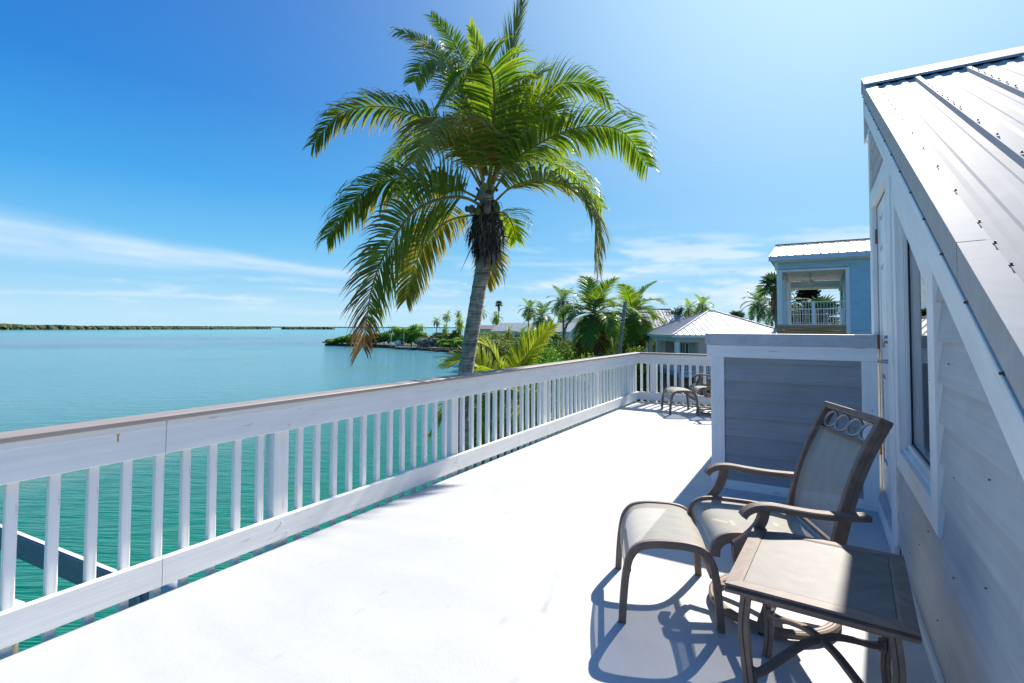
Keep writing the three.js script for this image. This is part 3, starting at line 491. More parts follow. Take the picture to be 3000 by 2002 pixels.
  rows.forEach((z, i) => { put(.447, z, .473, i < 8 ? M.rusty : M.screw); for (let k = 0; k < 4; k++) put(.442 + .268 + k * .309 - .001, z, .487 + .0, M.screw); });
  for (let z = -5.38; z < -1.2; z += .315) { const s = part(r, 'screw', scG, M.screw, { pos: [.366 - .403, rk(z, .345), z + 3] }); s.rotation.z = Math.PI / 2; s.scale.set(.62, .55, .62); }
}
// ------------------------------------------------------------------ the low wall with the metal cap
{
  const t = thing('low_wall', 'waist-high grey clapboard wall with white trim and galvanised metal cap beside the door', 'wall', [-.2, 0, -4.70]);
  const ab = (n, g, m) => part(t, n, g, m, { pos: [.2, 0, 4.70] });
  const Z = -4.715, place = (a, y, out) => V(a, y, Z + out), W1 = M.sidingShaded, W2 = M.sidingShaded2;
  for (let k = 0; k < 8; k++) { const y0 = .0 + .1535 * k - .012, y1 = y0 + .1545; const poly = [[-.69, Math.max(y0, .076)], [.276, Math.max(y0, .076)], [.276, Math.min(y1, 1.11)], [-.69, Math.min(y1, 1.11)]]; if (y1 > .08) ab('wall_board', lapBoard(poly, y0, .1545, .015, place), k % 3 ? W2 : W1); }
  ab('corner_board', box([-.80, .0, -4.735], [-.691, 1.105, -4.69], .004), M.white); ab('corner_board', box([-.802, 0, -4.84], [-.782, 1.105, -4.737], .004), M.white); ab('corner_board', box([.277, .0, -4.735], [.377, 1.105, -4.69], .004), M.white);
  ab('base_trim', box([-.69, .0, -4.73], [.276, .075, -4.694], .004), M.white);
  ab('frieze_board', box([-.83, 1.106, -4.735], [.377, 1.212, -4.684], .004), M.white);
  ab('frieze_board', box([-.832, 1.106, -8.0], [-.80, 1.212, -4.737], .004), M.white);
  ab('side_wall', box([-.79, 0, -8.0], [-.74, 1.15, -4.842], .003), M.siding);
  ab('metal_cap', merge([box([-.842, 1.2125, -4.682], [.377, 1.300, -4.676], .001), box([-.842, 1.30, -4.95], [.377, 1.306, -4.676], .001), box([-.842, 1.2125, -8.0], [-.836, 1.299, -4.683], .001), box([-.842, 1.30, -8.0], [-.60, 1.306, -4.951], .001)]), M.galv);
  ab('cap_patch', box([.235, 1.288, -4.6755], [.366, 1.308, -4.66], .001), M.galv);
  ab('back_wall', box([-.73, 0, -4.80], [.376, 1.2, -4.74], .003), M.siding);
  for (const x of [-.815, -.53, -.255, .07, .325]) part(t, 'screw', merge([moved(new THREE.CylinderGeometry(.009, .0095, .006, 10).rotateX(Math.PI / 2), 0, 0, 0), moved(new THREE.CylinderGeometry(.005, .005, .008, 6).rotateX(Math.PI / 2), 0, 0, .005)]), M.galv, { pos: [x + .2, 1.236, -4.673 + 4.70] });
}
// ------------------------------------------------------------------ patio furniture
const groove = (w, h) => [[-w / 2 + .003, -h / 2], [w / 2 - .003, -h / 2], [w / 2, -h / 2 + .003], [w / 2, h / 2 - .005], [w / 2 - .006, h / 2], [w / 6 + .002, h / 2], [w / 6, h / 2 - .003], [w / 6 - .002, h / 2], [-w / 6 + .002, h / 2], [-w / 6, h / 2 - .003], [-w / 6 - .002, h / 2], [-w / 2 + .006, h / 2], [-w / 2, h / 2 - .005], [-w / 2, -h / 2 + .003]];
// cloth hung between two edges; a and b are equal lists of points
function cloth(a, b, sag = .006, nb = 10) { const tb = new TB(), P = a.map((p, i) => Array.from({ length: nb + 1 }, (_, k) => { const t = k / nb, q = p.clone().lerp(b[i], t); return q; })); const nrm = (i, k) => { const u = P[Math.min(P.length - 1, i + 1)][k].clone().sub(P[Math.max(0, i - 1)][k]), v = P[i][Math.min(nb, k + 1)].clone().sub(P[i][Math.max(0, k - 1)]); return v.cross(u).normalize(); };
  for (let i = 0; i < P.length; i++) for (let k = 0; k <= nb; k++) { const t = k / nb; P[i][k].n0 = nrm(i, k); } const Q = P.map((r, i) => r.map((p, k) => p.clone().addScaledVector(p.n0, -sag * Math.sin(Math.PI * k / nb))));
  let L = 0; for (let i = 0; i < P.length - 1; i++) { const l = P[i][0].distanceTo(P[i + 1][0]); for (let k = 0; k < nb; k++) { const w = P[i][0].distanceTo(P[i][nb]), e = (r, c, y) => tb.v(Q[r][c], P[r][c].n0, w * c / nb, y); e(i, k, L); e(i, k + 1, L); e(i + 1, k + 1, L + l); e(i, k, L); e(i + 1, k + 1, L + l); e(i + 1, k, L + l); } L += l; } return tb.geo(); }
function makeChair(label, pos, ry) {
  const t = thing('swivel_chair', label, 'chair', pos, ry, 'bronze swivel patio chairs');
  const B = M.bronze;
  // swivel base: ring on feet, two spokes, hub
  part(t, 'base_ring', sweep(Array.from({ length: 48 }, (_, i) => V(Math.cos(i / 48 * 6.2832) * .265, .030, Math.sin(i / 48 * 6.2832) * .265)), [[-.022, -.013], [.022, -.013], [.022, .008], [.012, .013], [.004, .013], [.002, .010], [0, .013], [-.012, .013], [-.022, .008]], V(0, 1, 0), { closed: true }), B);
  for (let k = 0; k < 4; k++) { const a = k * Math.PI / 2 + .5; part(t, 'glide', new THREE.CylinderGeometry(.012, .012, .017, 10), M.black, { pos: [Math.cos(a) * .262, .0085, Math.sin(a) * .262] }); part(t, 'base_spoke', sweep(spline([[Math.cos(a) * .26, .036, Math.sin(a) * .26], [Math.cos(a) * .14, .055, Math.sin(a) * .14], [0, .10, 0]], 8), rect(.034, .016, .003)), B); }
  part(t, 'hub', merge([moved(new THREE.CylinderGeometry(.032, .038, .18, 18), 0, .17, 0), moved(new THREE.CylinderGeometry(.055, .05, .03, 18), 0, .265, 0)]), M.bronzeDark);
  part(t, 'seat_support', merge([box([-.14, .281, -.09], [.16, .300, .09], .004), bar([-.1, .31, -.25], [-.1, .31, .25], .03, .02), bar([.12, .31, -.25], [.12, .31, .25], .03, .02)]), B);
  for (const s of [-1, 1]) {
    const side = [[.322, .335, s * .245], [.318, .372, s * .245], [.295, .403, s * .245], [.25, .42, s * .245], [.10, .415, s * .245], [-.08, .395, s * .245], [-.19, .372, s * .245]];
    part(t, 'seat_rail', sweep(spline(side, 26), rect(.026, .045, .004)), B);
    const bk = [[-.155, .30, s * .245], [-.185, .40, s * .245], [-.215, .52, s * .245], [-.255, .66, s * .245], [-.315, .81, s * .245], [-.385, .945, s * .245]];
    part(t, 'back_rail', sweep(spline(bk, 24), [[-.014, -.027], [.014, -.027], [.015, -.024], [.015, -.006], [.012, -.003], [.015, 0], [.015, .024], [.012, .027], [-.012, .027], [-.015, .024], [-.015, 0], [-.012, -.003], [-.015, -.006], [-.015, -.024]], V(1, .35, 0)), B);
    const arm = [[.225, .543, s * .325], [.21, .563, s * .325], [.17, .583, s * .325], [.11, .588, s * .325], [.02, .576, s * .325], [-.09, .563, s * .322], [-.20, .558, s * .312], [-.285, .556, s * .30]];
    part(t, 'armrest', sweep(spline(arm, 30), groove(.056, .026)), B);
    const post = [[.135, .572, s * .322], [.142, .535, s * .32], [.158, .495, s * .312], [.195, .445, s * .298], [.243, .402, s * .286]];
    part(t, 'arm_support', merge([sweep(spline(post, 16), rect(.028, .045, .005), V(1, .2, 0)), sweep(spline([[.240, .408, s * .286], [.238, .36, s * .285], [.228, .30, s * .28]], 6), rect(.028, .040, .005), V(1, 0, 0)), bar([.226, .302, s * .285], [.12, .300, s * .23], .03, .022), bar([.24, .39, s * .278], [.225, .39, s * .25], .02, .02)]), B);
  }
  const dir = V(-.30, .954, 0).normalize();
  part(t, 'top_rail', bar([-.385, .945, -.26], [-.385, .945, .26], .056, .03, .004, V(-.42, .9, 0)), B);
  part(t, 'back_bar', bar([-.330, .838, -.232], [-.330, .838, .232], .022, .018, .003, V(-.42, .9, 0)), B); part(t, 'back_bar', bar([-.185, .405, -.232], [-.185, .405, .232], .022, .018, .003), B);
  for (let k = 0; k < 4; k++) { const g = new THREE.TorusGeometry(.052, .007, 8, 28); g.scale(1.06, .8, 1.1); const m = part(t, 'scroll_ring', g, M.scroll, { pos: [-.357, .889, -.172 + k * .1147] }); m.rotation.set(0, Math.PI / 2, 0); m.rotation.order = 'YXZ'; m.rotation.x = -.45; }
  const bl = spline([[-.187, .408, 0], [-.205, .52, 0], [-.245, .66, 0], [-.297, .78, 0], [-.327, .836, 0]], 16);
  part(t, 'back_sling', cloth(bl.map((p) => V(p.x, p.y, -.234)), bl.map((p) => V(p.x, p.y, .234)), -.012), M.sling);
  const sl = spline([[.322, .335, 0], [.325, .375, 0], [.30, .412, 0], [.25, .43, 0], [.10, .424, 0], [-.08, .404, 0], [-.18, .386, 0]], 26);
  part(t, 'seat_sling', cloth(sl.map((p) => V(p.x, p.y, .236)), sl.map((p) => V(p.x, p.y, -.236)), .010), M.sling);
  return t;
}
makeChair('bronze swivel patio chair with grey sling seat, behind the side table near the door', [-.21, 0, -2.82], Math.atan2(-.386, -.92));
makeChair('bronze swivel patio chair partly hidden by the low wall at the far deck end', [-1.42, 0, -8.68], Math.atan2(-.46, -.89));
function makeOttoman(label, pos, ry) {
  const t = thing('ottoman', label, 'footstool', pos, ry, 'sling footstools');
  for (const s of [-1, 1]) {
    const z = s * .268, P = [[-.215, 0, z], [-.208, .12, z], [-.196, .23, z], [-.178, .30, z], [-.14, .345, z], [-.08, .362, z], [0, .366, z], [.08, .362, z], [.14, .345, z], [.178, .30, z], [.196, .23, z], [.208, .12, z], [.215, 0, z]];
    part(t, 'leg_frame', sweep(spline(P, 54), rect(.034, .030, .004), V(.001, 0, s).normalize()), M.bronze);
    part(t, 'side_bar', bar([s * .182, .235, -.256], [s * .182, .235, .256], .018, .028, .004), M.bronze);
  }
  const c = spline([[-.202, .235, 0], [-.19, .285, 0], [-.15, .348, 0], [-.08, .372, 0], [0, .376, 0], [.08, .372, 0], [.15, .348, 0], [.19, .285, 0], [.202, .235, 0]], 40);
  part(t, 'sling', cloth(c.map((p) => V(p.x, p.y, -.258)), c.map((p) => V(p.x, p.y, .258)), -.010), M.sling);
  return t;
}
makeOttoman('sling footstool on bronze legs, in front of the near swivel chair', [-.688, 0, -2.658], .366);
makeOttoman('sling footstool beside the far end railing of the deck', [-1.935, 0, -8.52], .48);
{
  const t = thing('side_table', 'low bronze side table with a grey stone-look top beside the wall', 'table', [-.008, 0, -2.152], -.05);
  const w = .249, d = .288, y = .5, edge = [[0, -.032], [.008, -.030], [.012, -.018], [.0, -.012], [.010, -.006], [.008, .0], [-.03, .003], [-.04, -.001], [-.04, -.02], [-.01, -.032]];
  const loop = [[-w, -d], [w, -d], [w, d], [-w, d]], fr = new TB();
  for (let i = 0; i < 4; i++) { const a = loop[i], b = loop[(i + 1) % 4], A = edge.map(([o, h]) => V(a[0] + Math.sign(a[0]) * o, y + h, a[1] + Math.sign(a[1]) * o)), Bq = edge.map(([o, h]) => V(b[0] + Math.sign(b[0]) * o, y + h, b[1] + Math.sign(b[1]) * o)); for (let k = 0; k < edge.length; k++) { const l = (k + 1) % edge.length; fr.quad(A[k], Bq[k], Bq[l], A[l]); } }
  part(t, 'top_frame', fr.geo(), M.bronze);
  part(t, 'tabletop', box([-w + .041, y - .014, -d + .041], [w - .041, y - .001, d - .041], .001), M.tabletop);
  for (const [a, b] of [[[-w + .03, -d + .045], [w - .03, -d + .045]], [[-w + .03, d - .045], [w - .03, d - .045]], [[-w + .045, -d + .06], [-w + .045, d - .06]], [[w - .045, -d + .06], [w - .045, d - .06]]]) part(t, 'apron', bar([a[0], y - .045, a[1]], [b[0], y - .045, b[1]], .018, .026), M.bronze);
  for (const sx of [-1, 1]) for (const sz of [-1, 1]) {
    const P = [[.200, .462, .237], [.207, .40, .241], [.210, .34, .243], [.201, .22, .237], [.193, .12, .232], [.198, .05, .236], [.206, 0, .241]].map(([a, b, c]) => [a * sx, b, c * sz]);
    const leg = part(t, 'leg', sweep(spline(P, 22), [[-.016, -.016], [.016, -.016], [.016, .016], [.003, .016], [0, .012], [-.003, .016], [-.016, .016]], V(0, 0, 1)), M.bronze);
    const L = Math.hypot(.195, .234), ux = .195 * sx / L, uz = .234 * sz / L, q = (r, h) => [ux * r, h, uz * r];
    part(t, 'stretcher', sweep(spline([q(L - .018, .185), q(L * .8, .192), q(L * .5, .225), q(L * .22, .25), q(.0, .255)], 18), rect(.03, .018, .004)), M.bronze);
    part(t, 'bracket', bar([.185 * sx, .165, .222 * sz], [.185 * sx, .205, .222 * sz], .026, .026, .003, V(1, 0, 0)), M.bronze);
  }
}
{ // dry leaves under the far footstool
  const tb = new TB(); for (let k = 0; k < 46; k++) { const p = V(-1.9 + rr(-.22, .22) + (k % 3 ? 0 : rr(-.2, .3)), .004 + rnd() * .012, -8.82 + rr(-.07, .06)), a = rnd() * 6.28, L = rr(.02, .06); tb.tri(p, p.clone().add(V(Math.cos(a) * L, rr(0, .012), Math.sin(a) * L)), p.clone().add(V(Math.cos(a + .5) * L * .6, .004, Math.sin(a + .5) * L * .6)), jit([.25, .10, .03], .4)); }
  const m = structure('leaf_litter', tb.geo(), dryM, 'stuff'); tag(m, 'brown leaf scraps on the deck by the far footstool', 'dry leaves');
}
{ // boat lift below the railing, over the water
  const t = thing('boat_lift', 'grey boat lift beam with a white piling beside it below the railing', 'boat lift', [-11.2, WY, -4.3]);
  const ab = (n, g, m, o = {}) => part(t, n, g, m, { pos: [11.2, -WY, 4.3], ...o });
  ab('beam', bar([-19, -3.42, -3.95], [-8.0, -3.42, -4.75], .16, .46, .01), std([.30, .26, .28], .7, { map: galv })); ab('beam_cap', bar([-19, -3.175, -3.95], [-8.0, -3.175, -4.75], .09, .015, .004), M.pvc);
  ab('piling', merge([moved(new THREE.CylinderGeometry(.19, .21, 3, 20), -11.35, -4.75, -3.05)]), std([.30, .27, .24], .9, { map: barkTone })); ab('piling_cap', moved(new THREE.ConeGeometry(.26, .22, 24), -11.35, -3.12, -3.05), M.pvc);
  ab('motor', merge([moved(new THREE.CylinderGeometry(.16, .16, .55, 18).rotateZ(Math.PI / 2), -9.45, -3.1, -4.62, .1), moved(new THREE.SphereGeometry(.16, 16, 10), -9.19, -3.1, -4.65)]), std([.4, .4, .42], .5)); ab('gearbox', box([-9.85, -3.5, -4.78], [-9.6, -3.2, -4.5], .02), M.bronzeDark);
  ab('cable_drum', merge([bar([-10.3, -3.25, -4.5], [-9.9, -3.7, -4.4], .04, .04)]), M.nickel);
}

// ------------------------------------------------------------------ the big coconut palm by the railing
{
  seed = 4242;
  const t = thing('coconut_palm', 'tall coconut palm with ringed grey trunk rising right behind the railing', 'palm tree', [-5.45, GY, -7.34]);
  const o = [5.45, -GY, 7.34], ab = (n, g, m, x = {}) => part(t, n, g, m, { pos: o, ...x });
  const tk = ab('trunk', trunkGeo([[-5.42, -4.85, -7.40], [-5.46, -3.2, -7.34], [-5.45, -1.29, -7.34], [-5.41, -.39, -7.33], [-5.32, .55, -7.34], [-5.15, 1.71, -7.40], [-5.02, 2.55, -7.44], [-4.985, 3.1, -7.45], [-4.97, 3.5, -7.44], [-4.96, 3.85, -7.43]], .155, .125, 44, .5), barkM);
  const C = {
    green: [() => jit(rnd() < .3 ? lerpC(GREEN, LIME, .35) : lerpC(DEEP, GREEN, rnd()), .3), (t) => lerpC(GREEN, rnd() < .3 ? GOLD : LIME, .35 + .3 * t)],
    lime: [() => jit(lerpC(GREEN, LIME, rr(.3, 1)), .25), () => lerpC(LIME, GOLD, .25)],
    olive: [() => jit(lerpC(lerpC(DEEP, GREEN, rnd()), rnd() < .5 ? GOLD : LIME, rnd() * .4), .3), (t) => (rnd() < .55 ? lerpC(GOLD, BROWN, rnd() * .6) : lerpC(GREEN, GOLD, .6))],
    gold: [() => jit(lerpC(lerpC(GREEN, GOLD, rr(.2, .9)), BROWN, rnd() * .3), .3), () => (rnd() < .5 ? GOLD : lerpC(GOLD, BROWN, rnd()))],
    big: [(t, s) => jit(s < 0 && t > .55 && rnd() < sst(.55, .85, t) ? lerpC(ORANGE, BROWN, rnd() * .8) : t > .88 ? lerpC(ORANGE, BROWN, rr(.0, .8)) : lerpC(lerpC(DEEP, GREEN, rnd()), GOLD, rnd() * .22), .3), (t, s) => (t > .42 && s < 0 ? lerpC(ORANGE, BROWN, rnd()) : t > .85 ? BROWN : lerpC(GREEN, GOLD, rnd() * .6))],
  };
  const opt = { // leaflet count, length, droop, colour, twist of the blade plane
    up: { n: 100, L: 0.85, droop: .10, c: 'green', twist: .2, fw0: .8, fw1: 2.0, lift: .2 }, up2: { n: 84, L: 0.64, droop: .12, c: 'lime', twist: .4, fw0: 1, fw1: 2.2 }, upr: { n: 84, L: 0.80, droop: .3, c: 'lime', twist: -.3, fw0: .6 },
    front: { n: 114, L: 0.83, droop: .75, c: 'green', twist: .0, fw0: .3, lift: .2, fw1: .8 }, leftgold: { n: 115, L: 0.83, droop: .8, c: 'gold', twist: .0, fw0: .3, lift: .1, fw1: .8 },
    ltop: { n: 104, L: 0.74, droop: .6, c: 'olive', twist: .35, fw1: 1.0 }, ltop2: { n: 90, L: 0.66, droop: .6, c: 'olive', twist: -.3, fw1: 1.0 }, ltop3: { n: 91, L: 0.58, droop: .3, c: 'green', twist: .3, fw0: .7 },
    left: { n: 129, L: 0.90, droop: .85, c: 'olive', twist: .1, fw1: .8 }, leftback: { n: 115, L: 0.85, droop: .85, c: 'lime', twist: 0, fw1: .8 }, leftlow: { n: 129, L: 0.98, droop: .85, c: 'olive', twist: -.1, lift: .1, fw1: .8 },
    big: { n: 118, L: 1.10, droop: .5, c: 'big', twist: -.85, lift: .05, rw: .034, fw0: .25, fw1: .8 }, bigback: { n: 91, L: 0.83, droop: .55, c: 'gold', twist: -.3 },
    rtop: { n: 114, L: 0.85, droop: .6, c: 'green', twist: .35, fw1: 1.0 }, rmid: { n: 129, L: 0.90, droop: .85, c: 'green', twist: .05, fw1: .8 }, rlow: { n: 129, L: 1.04, droop: .85, c: 'olive', twist: .0, fw1: .8 }, rback: { n: 115, L: 0.85, droop: .85, c: 'lime', twist: 0, fw1: .8 },
    rfront: { n: 96, L: 0.90, droop: .6, c: 'lime', twist: .1, fw1: 1.0 }, rback2: { n: 104, L: 0.85, droop: .6, c: 'lime', twist: 0, fw1: 1.0 }, back1: { n: 91, L: 0.83, droop: .45, c: 'green', twist: 0 }, back2: { n: 91, L: 0.83, droop: .45, c: 'lime', twist: 0 },
    hang1: { n: 43, L: 0.58, droop: .6, c: 'lime', twist: 0 }, hang2: { n: 52, L: 0.53, droop: .4, c: 'gold', twist: .5 }, front2: { n: 84, L: 0.85, droop: .6, c: 'green', twist: 0 },
  };
  const F = [
  ['up', [[0.02, 3.85, 0.01], [0.19, 4.64, -0.06], [0.33, 5.56, -0.11], [0.49, 6.29, -0.06], [0.69, 6.93, -0.03]]],
  ['up2', [[-0.02, 3.87, -0.09], [0.01, 4.89, -0.18], [-0.18, 5.74, -0.26], [-0.40, 6.40, -0.33], [-0.65, 7.09, -0.39]]],
  ['upr', [[0.07, 3.85, -0.02], [0.34, 4.60, -0.04], [0.65, 5.21, 0.03], [0.98, 5.44, 0.20], [1.29, 5.37, 0.36]]],
  ['front', [[0.11, 3.73, 0.07], [0.37, 4.29, 0.40], [0.63, 4.86, 0.73], [0.78, 5.20, 1.07], [0.77, 5.21, 1.36], [0.71, 4.89, 1.74], [0.59, 4.43, 2.02]]],
  ['leftgold', [[0.04, 3.73, 0.11], [0.10, 4.33, 0.56], [0.21, 4.48, 1.09], [0.29, 4.46, 1.50], [0.30, 4.25, 1.84], [0.34, 3.92, 2.09], [0.34, 3.56, 2.26]]],
  ['ltop', [[-0.08, 3.96, -0.04], [-0.39, 5.11, -0.05], [-0.77, 5.97, -0.02], [-1.09, 6.46, 0.08], [-1.38, 6.77, 0.27], [-1.64, 6.84, 0.53]]],
  ['ltop2', [[-0.01, 4.02, 0.03], [-0.42, 5.38, -0.01], [-0.57, 5.87, 0.32], [-0.63, 5.95, 0.66], [-0.67, 5.79, 0.91], [-0.72, 5.40, 1.10]]],
  ['ltop3', [[-0.09, 4.08, -0.15], [-0.59, 5.60, -0.49], [-0.93, 6.49, -0.60], [-1.29, 7.17, -0.59], [-1.68, 7.67, -0.45]]],
  ['left', [[-0.03, 3.71, 0.03], [-0.32, 4.34, 0.34], [-0.69, 4.84, 0.64], [-1.09, 5.07, 0.96], [-1.54, 5.11, 1.28], [-1.97, 4.94, 1.59], [-2.35, 4.44, 1.80]]],
  ['leftback', [[-0.14, 3.81, -0.13], [-0.81, 4.69, -0.40], [-1.57, 5.21, -0.50], [-2.28, 5.20, -0.55], [-2.74, 4.95, -0.52], [-2.97, 4.66, -0.50]]],
  ['leftlow', [[-0.04, 3.57, 0.09], [-0.24, 3.70, 0.51], [-0.51, 3.76, 0.90], [-0.87, 3.78, 1.23], [-1.22, 3.64, 1.50], [-1.61, 3.30, 1.66], [-2.00, 2.80, 1.76]]],
  ['big', [[0.03, 3.43, 0.10], [-0.08, 3.52, 0.52], [-0.18, 3.40, 1.04], [-0.33, 3.15, 1.47], [-0.44, 2.77, 1.75], [-0.57, 2.34, 1.93], [-0.70, 1.93, 1.99], [-0.84, 1.53, 1.94], [-0.98, 1.05, 1.89]]],
  ['bigback', [[-0.09, 3.34, -0.06], [-0.43, 3.35, 0.02], [-0.87, 3.27, 0.05], [-1.32, 2.93, 0.07], [-1.59, 2.43, 0.10], [-1.72, 1.86, 0.15]]],
  ['rtop', [[0.09, 3.85, -0.03], [0.37, 4.67, -0.28], [0.60, 5.29, -0.51], [0.87, 5.70, -0.77], [1.22, 5.80, -0.98], [1.55, 5.70, -1.12], [1.82, 5.44, -1.23]]],
  ['rmid', [[0.15, 3.69, 0.04], [0.57, 4.15, 0.04], [1.03, 4.39, 0.01], [1.46, 4.57, -0.13], [1.89, 4.66, -0.37], [2.24, 4.59, -0.70], [2.56, 4.06, -1.03]]],
  ['rlow', [[0.16, 3.51, 0.02], [0.57, 3.69, 0.14], [1.04, 3.73, 0.21], [1.48, 3.64, 0.18], [1.82, 3.40, 0.08], [2.03, 2.98, -0.00], [2.04, 2.33, -0.10]]],
  ['rback', [[-0.00, 3.77, -0.21], [0.05, 4.55, -0.91], [0.32, 4.68, -1.54], [0.62, 4.58, -2.07], [0.89, 4.27, -2.48], [1.12, 3.88, -2.74]]],
  ['rfront', [[0.11, 3.89, -0.04], [0.45, 4.56, 0.02], [0.72, 4.95, -0.02], [0.98, 5.08, -0.17], [1.15, 5.02, -0.39], [1.20, 4.86, -0.54]]],
  ['rback2', [[-0.00, 3.90, -0.21], [0.07, 4.89, -0.79], [0.21, 5.34, -1.32], [0.41, 5.36, -1.80], [0.54, 5.07, -2.12]]],
  ['back1', [[-0.08, 3.90, -0.16], [-0.46, 4.93, -0.60], [-0.92, 5.61, -0.87], [-1.37, 5.88, -1.06], [-1.78, 5.79, -1.17]]],
  ['back2', [[-0.09, 3.93, -0.27], [-0.29, 5.10, -0.92], [-0.42, 5.85, -1.40], [-0.44, 6.08, -1.84], [-0.40, 5.88, -2.22]]],
  ['hang1', [[0.07, 3.39, -0.15], [0.06, 3.45, -0.50], [0.02, 3.33, -0.83], [0.04, 3.02, -0.97]]],
  ['hang2', [[-0.15, 3.20, -0.27], [-0.26, 3.08, -0.55], [-0.36, 2.68, -0.74], [-0.45, 2.16, -0.71]]],
  ['front2', [[0.12, 3.70, 0.17], [0.32, 4.06, 0.65], [0.45, 4.23, 1.05], [0.46, 4.12, 1.39], [0.45, 3.76, 1.61]]],
  ];
  const b = V(-4.97, 0, -7.44);
  for (const [k, pts] of F) {
    if (k === 'back2' || k === 'front2' || k === 'back1') continue;
    const q = opt[k], g = frond(pts.map((p) => V(...p).add(b)), { n: Math.round(q.n * 1.08), L: q.L, w: .038, droop: q.droop, twist: q.twist, fw0: q.fw0 ?? .35, fw1: q.fw1 ?? 1.4, lift: q.lift ?? .3, rw: q.rw ?? .028, t0: .13, col: C[q.c][0], tip: C[q.c][1], rachis: q.c === 'green' ? [.30, .27, .04] : [.50, .35, .06], gap: .05 });
    ab('frond', g, palmM, k === 'big' ? { label: 'largest drooping frond with orange and brown withered tip' } : {});
  }
  { // a few dry old fronds and leaf bases round the heart, fibre, and grey flower sheaths
    const heap = new TB(); for (let k = 0; k < 620; k++) { const a = rnd() * 6.28, y = 2.62 + rnd() * (k % 3 ? .85 : 1.1), r = .11 + .19 * Math.sin((y - 2.55) * 3.2) * rr(.5, 1.2), p = V(b.x + Math.cos(a) * r, y, b.z + Math.sin(a) * r), L = rr(.08, .34), c = jit(pick([[.055, .04, .03], [.09, .065, .05], [.15, .12, .10], [.035, .026, .02]]), .35), s = V(-Math.sin(a), 0, Math.cos(a)).multiplyScalar(rr(.012, .04)), e = p.clone().add(V(Math.cos(a) * rr(.02, .10), -L, Math.sin(a) * rr(.02, .10))); heap.tri(p.clone().add(s), p.clone().sub(s), e, c); }
    ab('leaf_base_fibre', heap.geo(), dryM);
    const stub = []; for (let k = 0; k < 20; k++) { const a = k * 2.4, y = 2.85 + k * .05, r = .13 - .002 * k; stub.push(sweep(spline([[b.x + Math.cos(a) * r * .5, y, b.z + Math.sin(a) * r * .5], [b.x + Math.cos(a) * r * 1.5, y + .06, b.z + Math.sin(a) * r * 1.5], [b.x + Math.cos(a) * r * 2.1, y + rr(-.02, .14), b.z + Math.sin(a) * r * 2.1]], 6), rect(.11, .05, .015), V(0, 1, 0), { scale: (q) => 1 - .35 * q })); }
    for (const g of stub) ab('leaf_base', g, std([.17, .135, .105], .9, { map: barkTone }));
    const shM = std([.21, .185, .17], .7);
    for (const [dx, dz, y0, y1, r0, r1] of [[-.62, .55, 2.95, 2.28, .25, .46], [.25, .92, 2.75, 2.22, .16, .26], [.75, .35, 2.8, 2.1, .22, .31], [1, .0, 2.75, 2.0, .28, .40], [.1, 1, 3.05, 2.72, .15, .27], [-.35, .8, 3.0, 2.7, .15, .24]]) { const l = Math.hypot(dx, dz), ux = dx / l, uz = dz / l; ab('flower_sheath', sweep(spline([[b.x + ux * r0 * .7, y0, b.z + uz * r0 * .7], [b.x + ux * r0 * 1.1, mix(y0, y1, .35), b.z + uz * r0 * 1.1], [b.x + ux * r1, y1, b.z + uz * r1]], 10), [[-.032, 0], [-.018, -.016], [.018, -.016], [.032, 0], [.016, .006], [-.016, .006]], V(ux, .2, uz), { scale: (q) => (q < .5 ? .7 + .6 * q : Math.max(.05, 2 * (1 - q))) }), shM); }
    const stalk = []; for (let k = 0; k < 30; k++) { const a = rnd() * 6.28, y = rr(2.9, 3.5); stalk.push(sweep(spline([[b.x + Math.cos(a) * .1, y, b.z + Math.sin(a) * .1], [b.x + Math.cos(a) * .28, y + rr(-.05, .12), b.z + Math.sin(a) * .28], [b.x + Math.cos(a + .2) * rr(.3, .45), y - rr(0, .3), b.z + Math.sin(a + .2) * rr(.3, .45)]], 6), circ(.005, 5), V(.3, 1, .2), { round: true })); }
    ab('flower_stalk', merge(stalk), std([.20, .15, .07], .9));
    for (const [x, y, z, m, s] of [[-.27, .0, .2, 0, .62], [.16, -.06, .22, 1, .95], [.05, .17, .27, 1, .9], [-.12, -.04, .28, 1, .85], [.24, -.02, .05, 0, .9], [.02, -.09, .29, 0, .8], [-.2, .08, -.1, 0, .9]]) ab('coconut', nutG, m ? std([.20, .155, .11], .65) : nutM, { pos: [5.45 + b.x + x, 3.42 - GY + y, 7.34 + b.z + z] }).scale.setScalar(s * .58);
  }
}
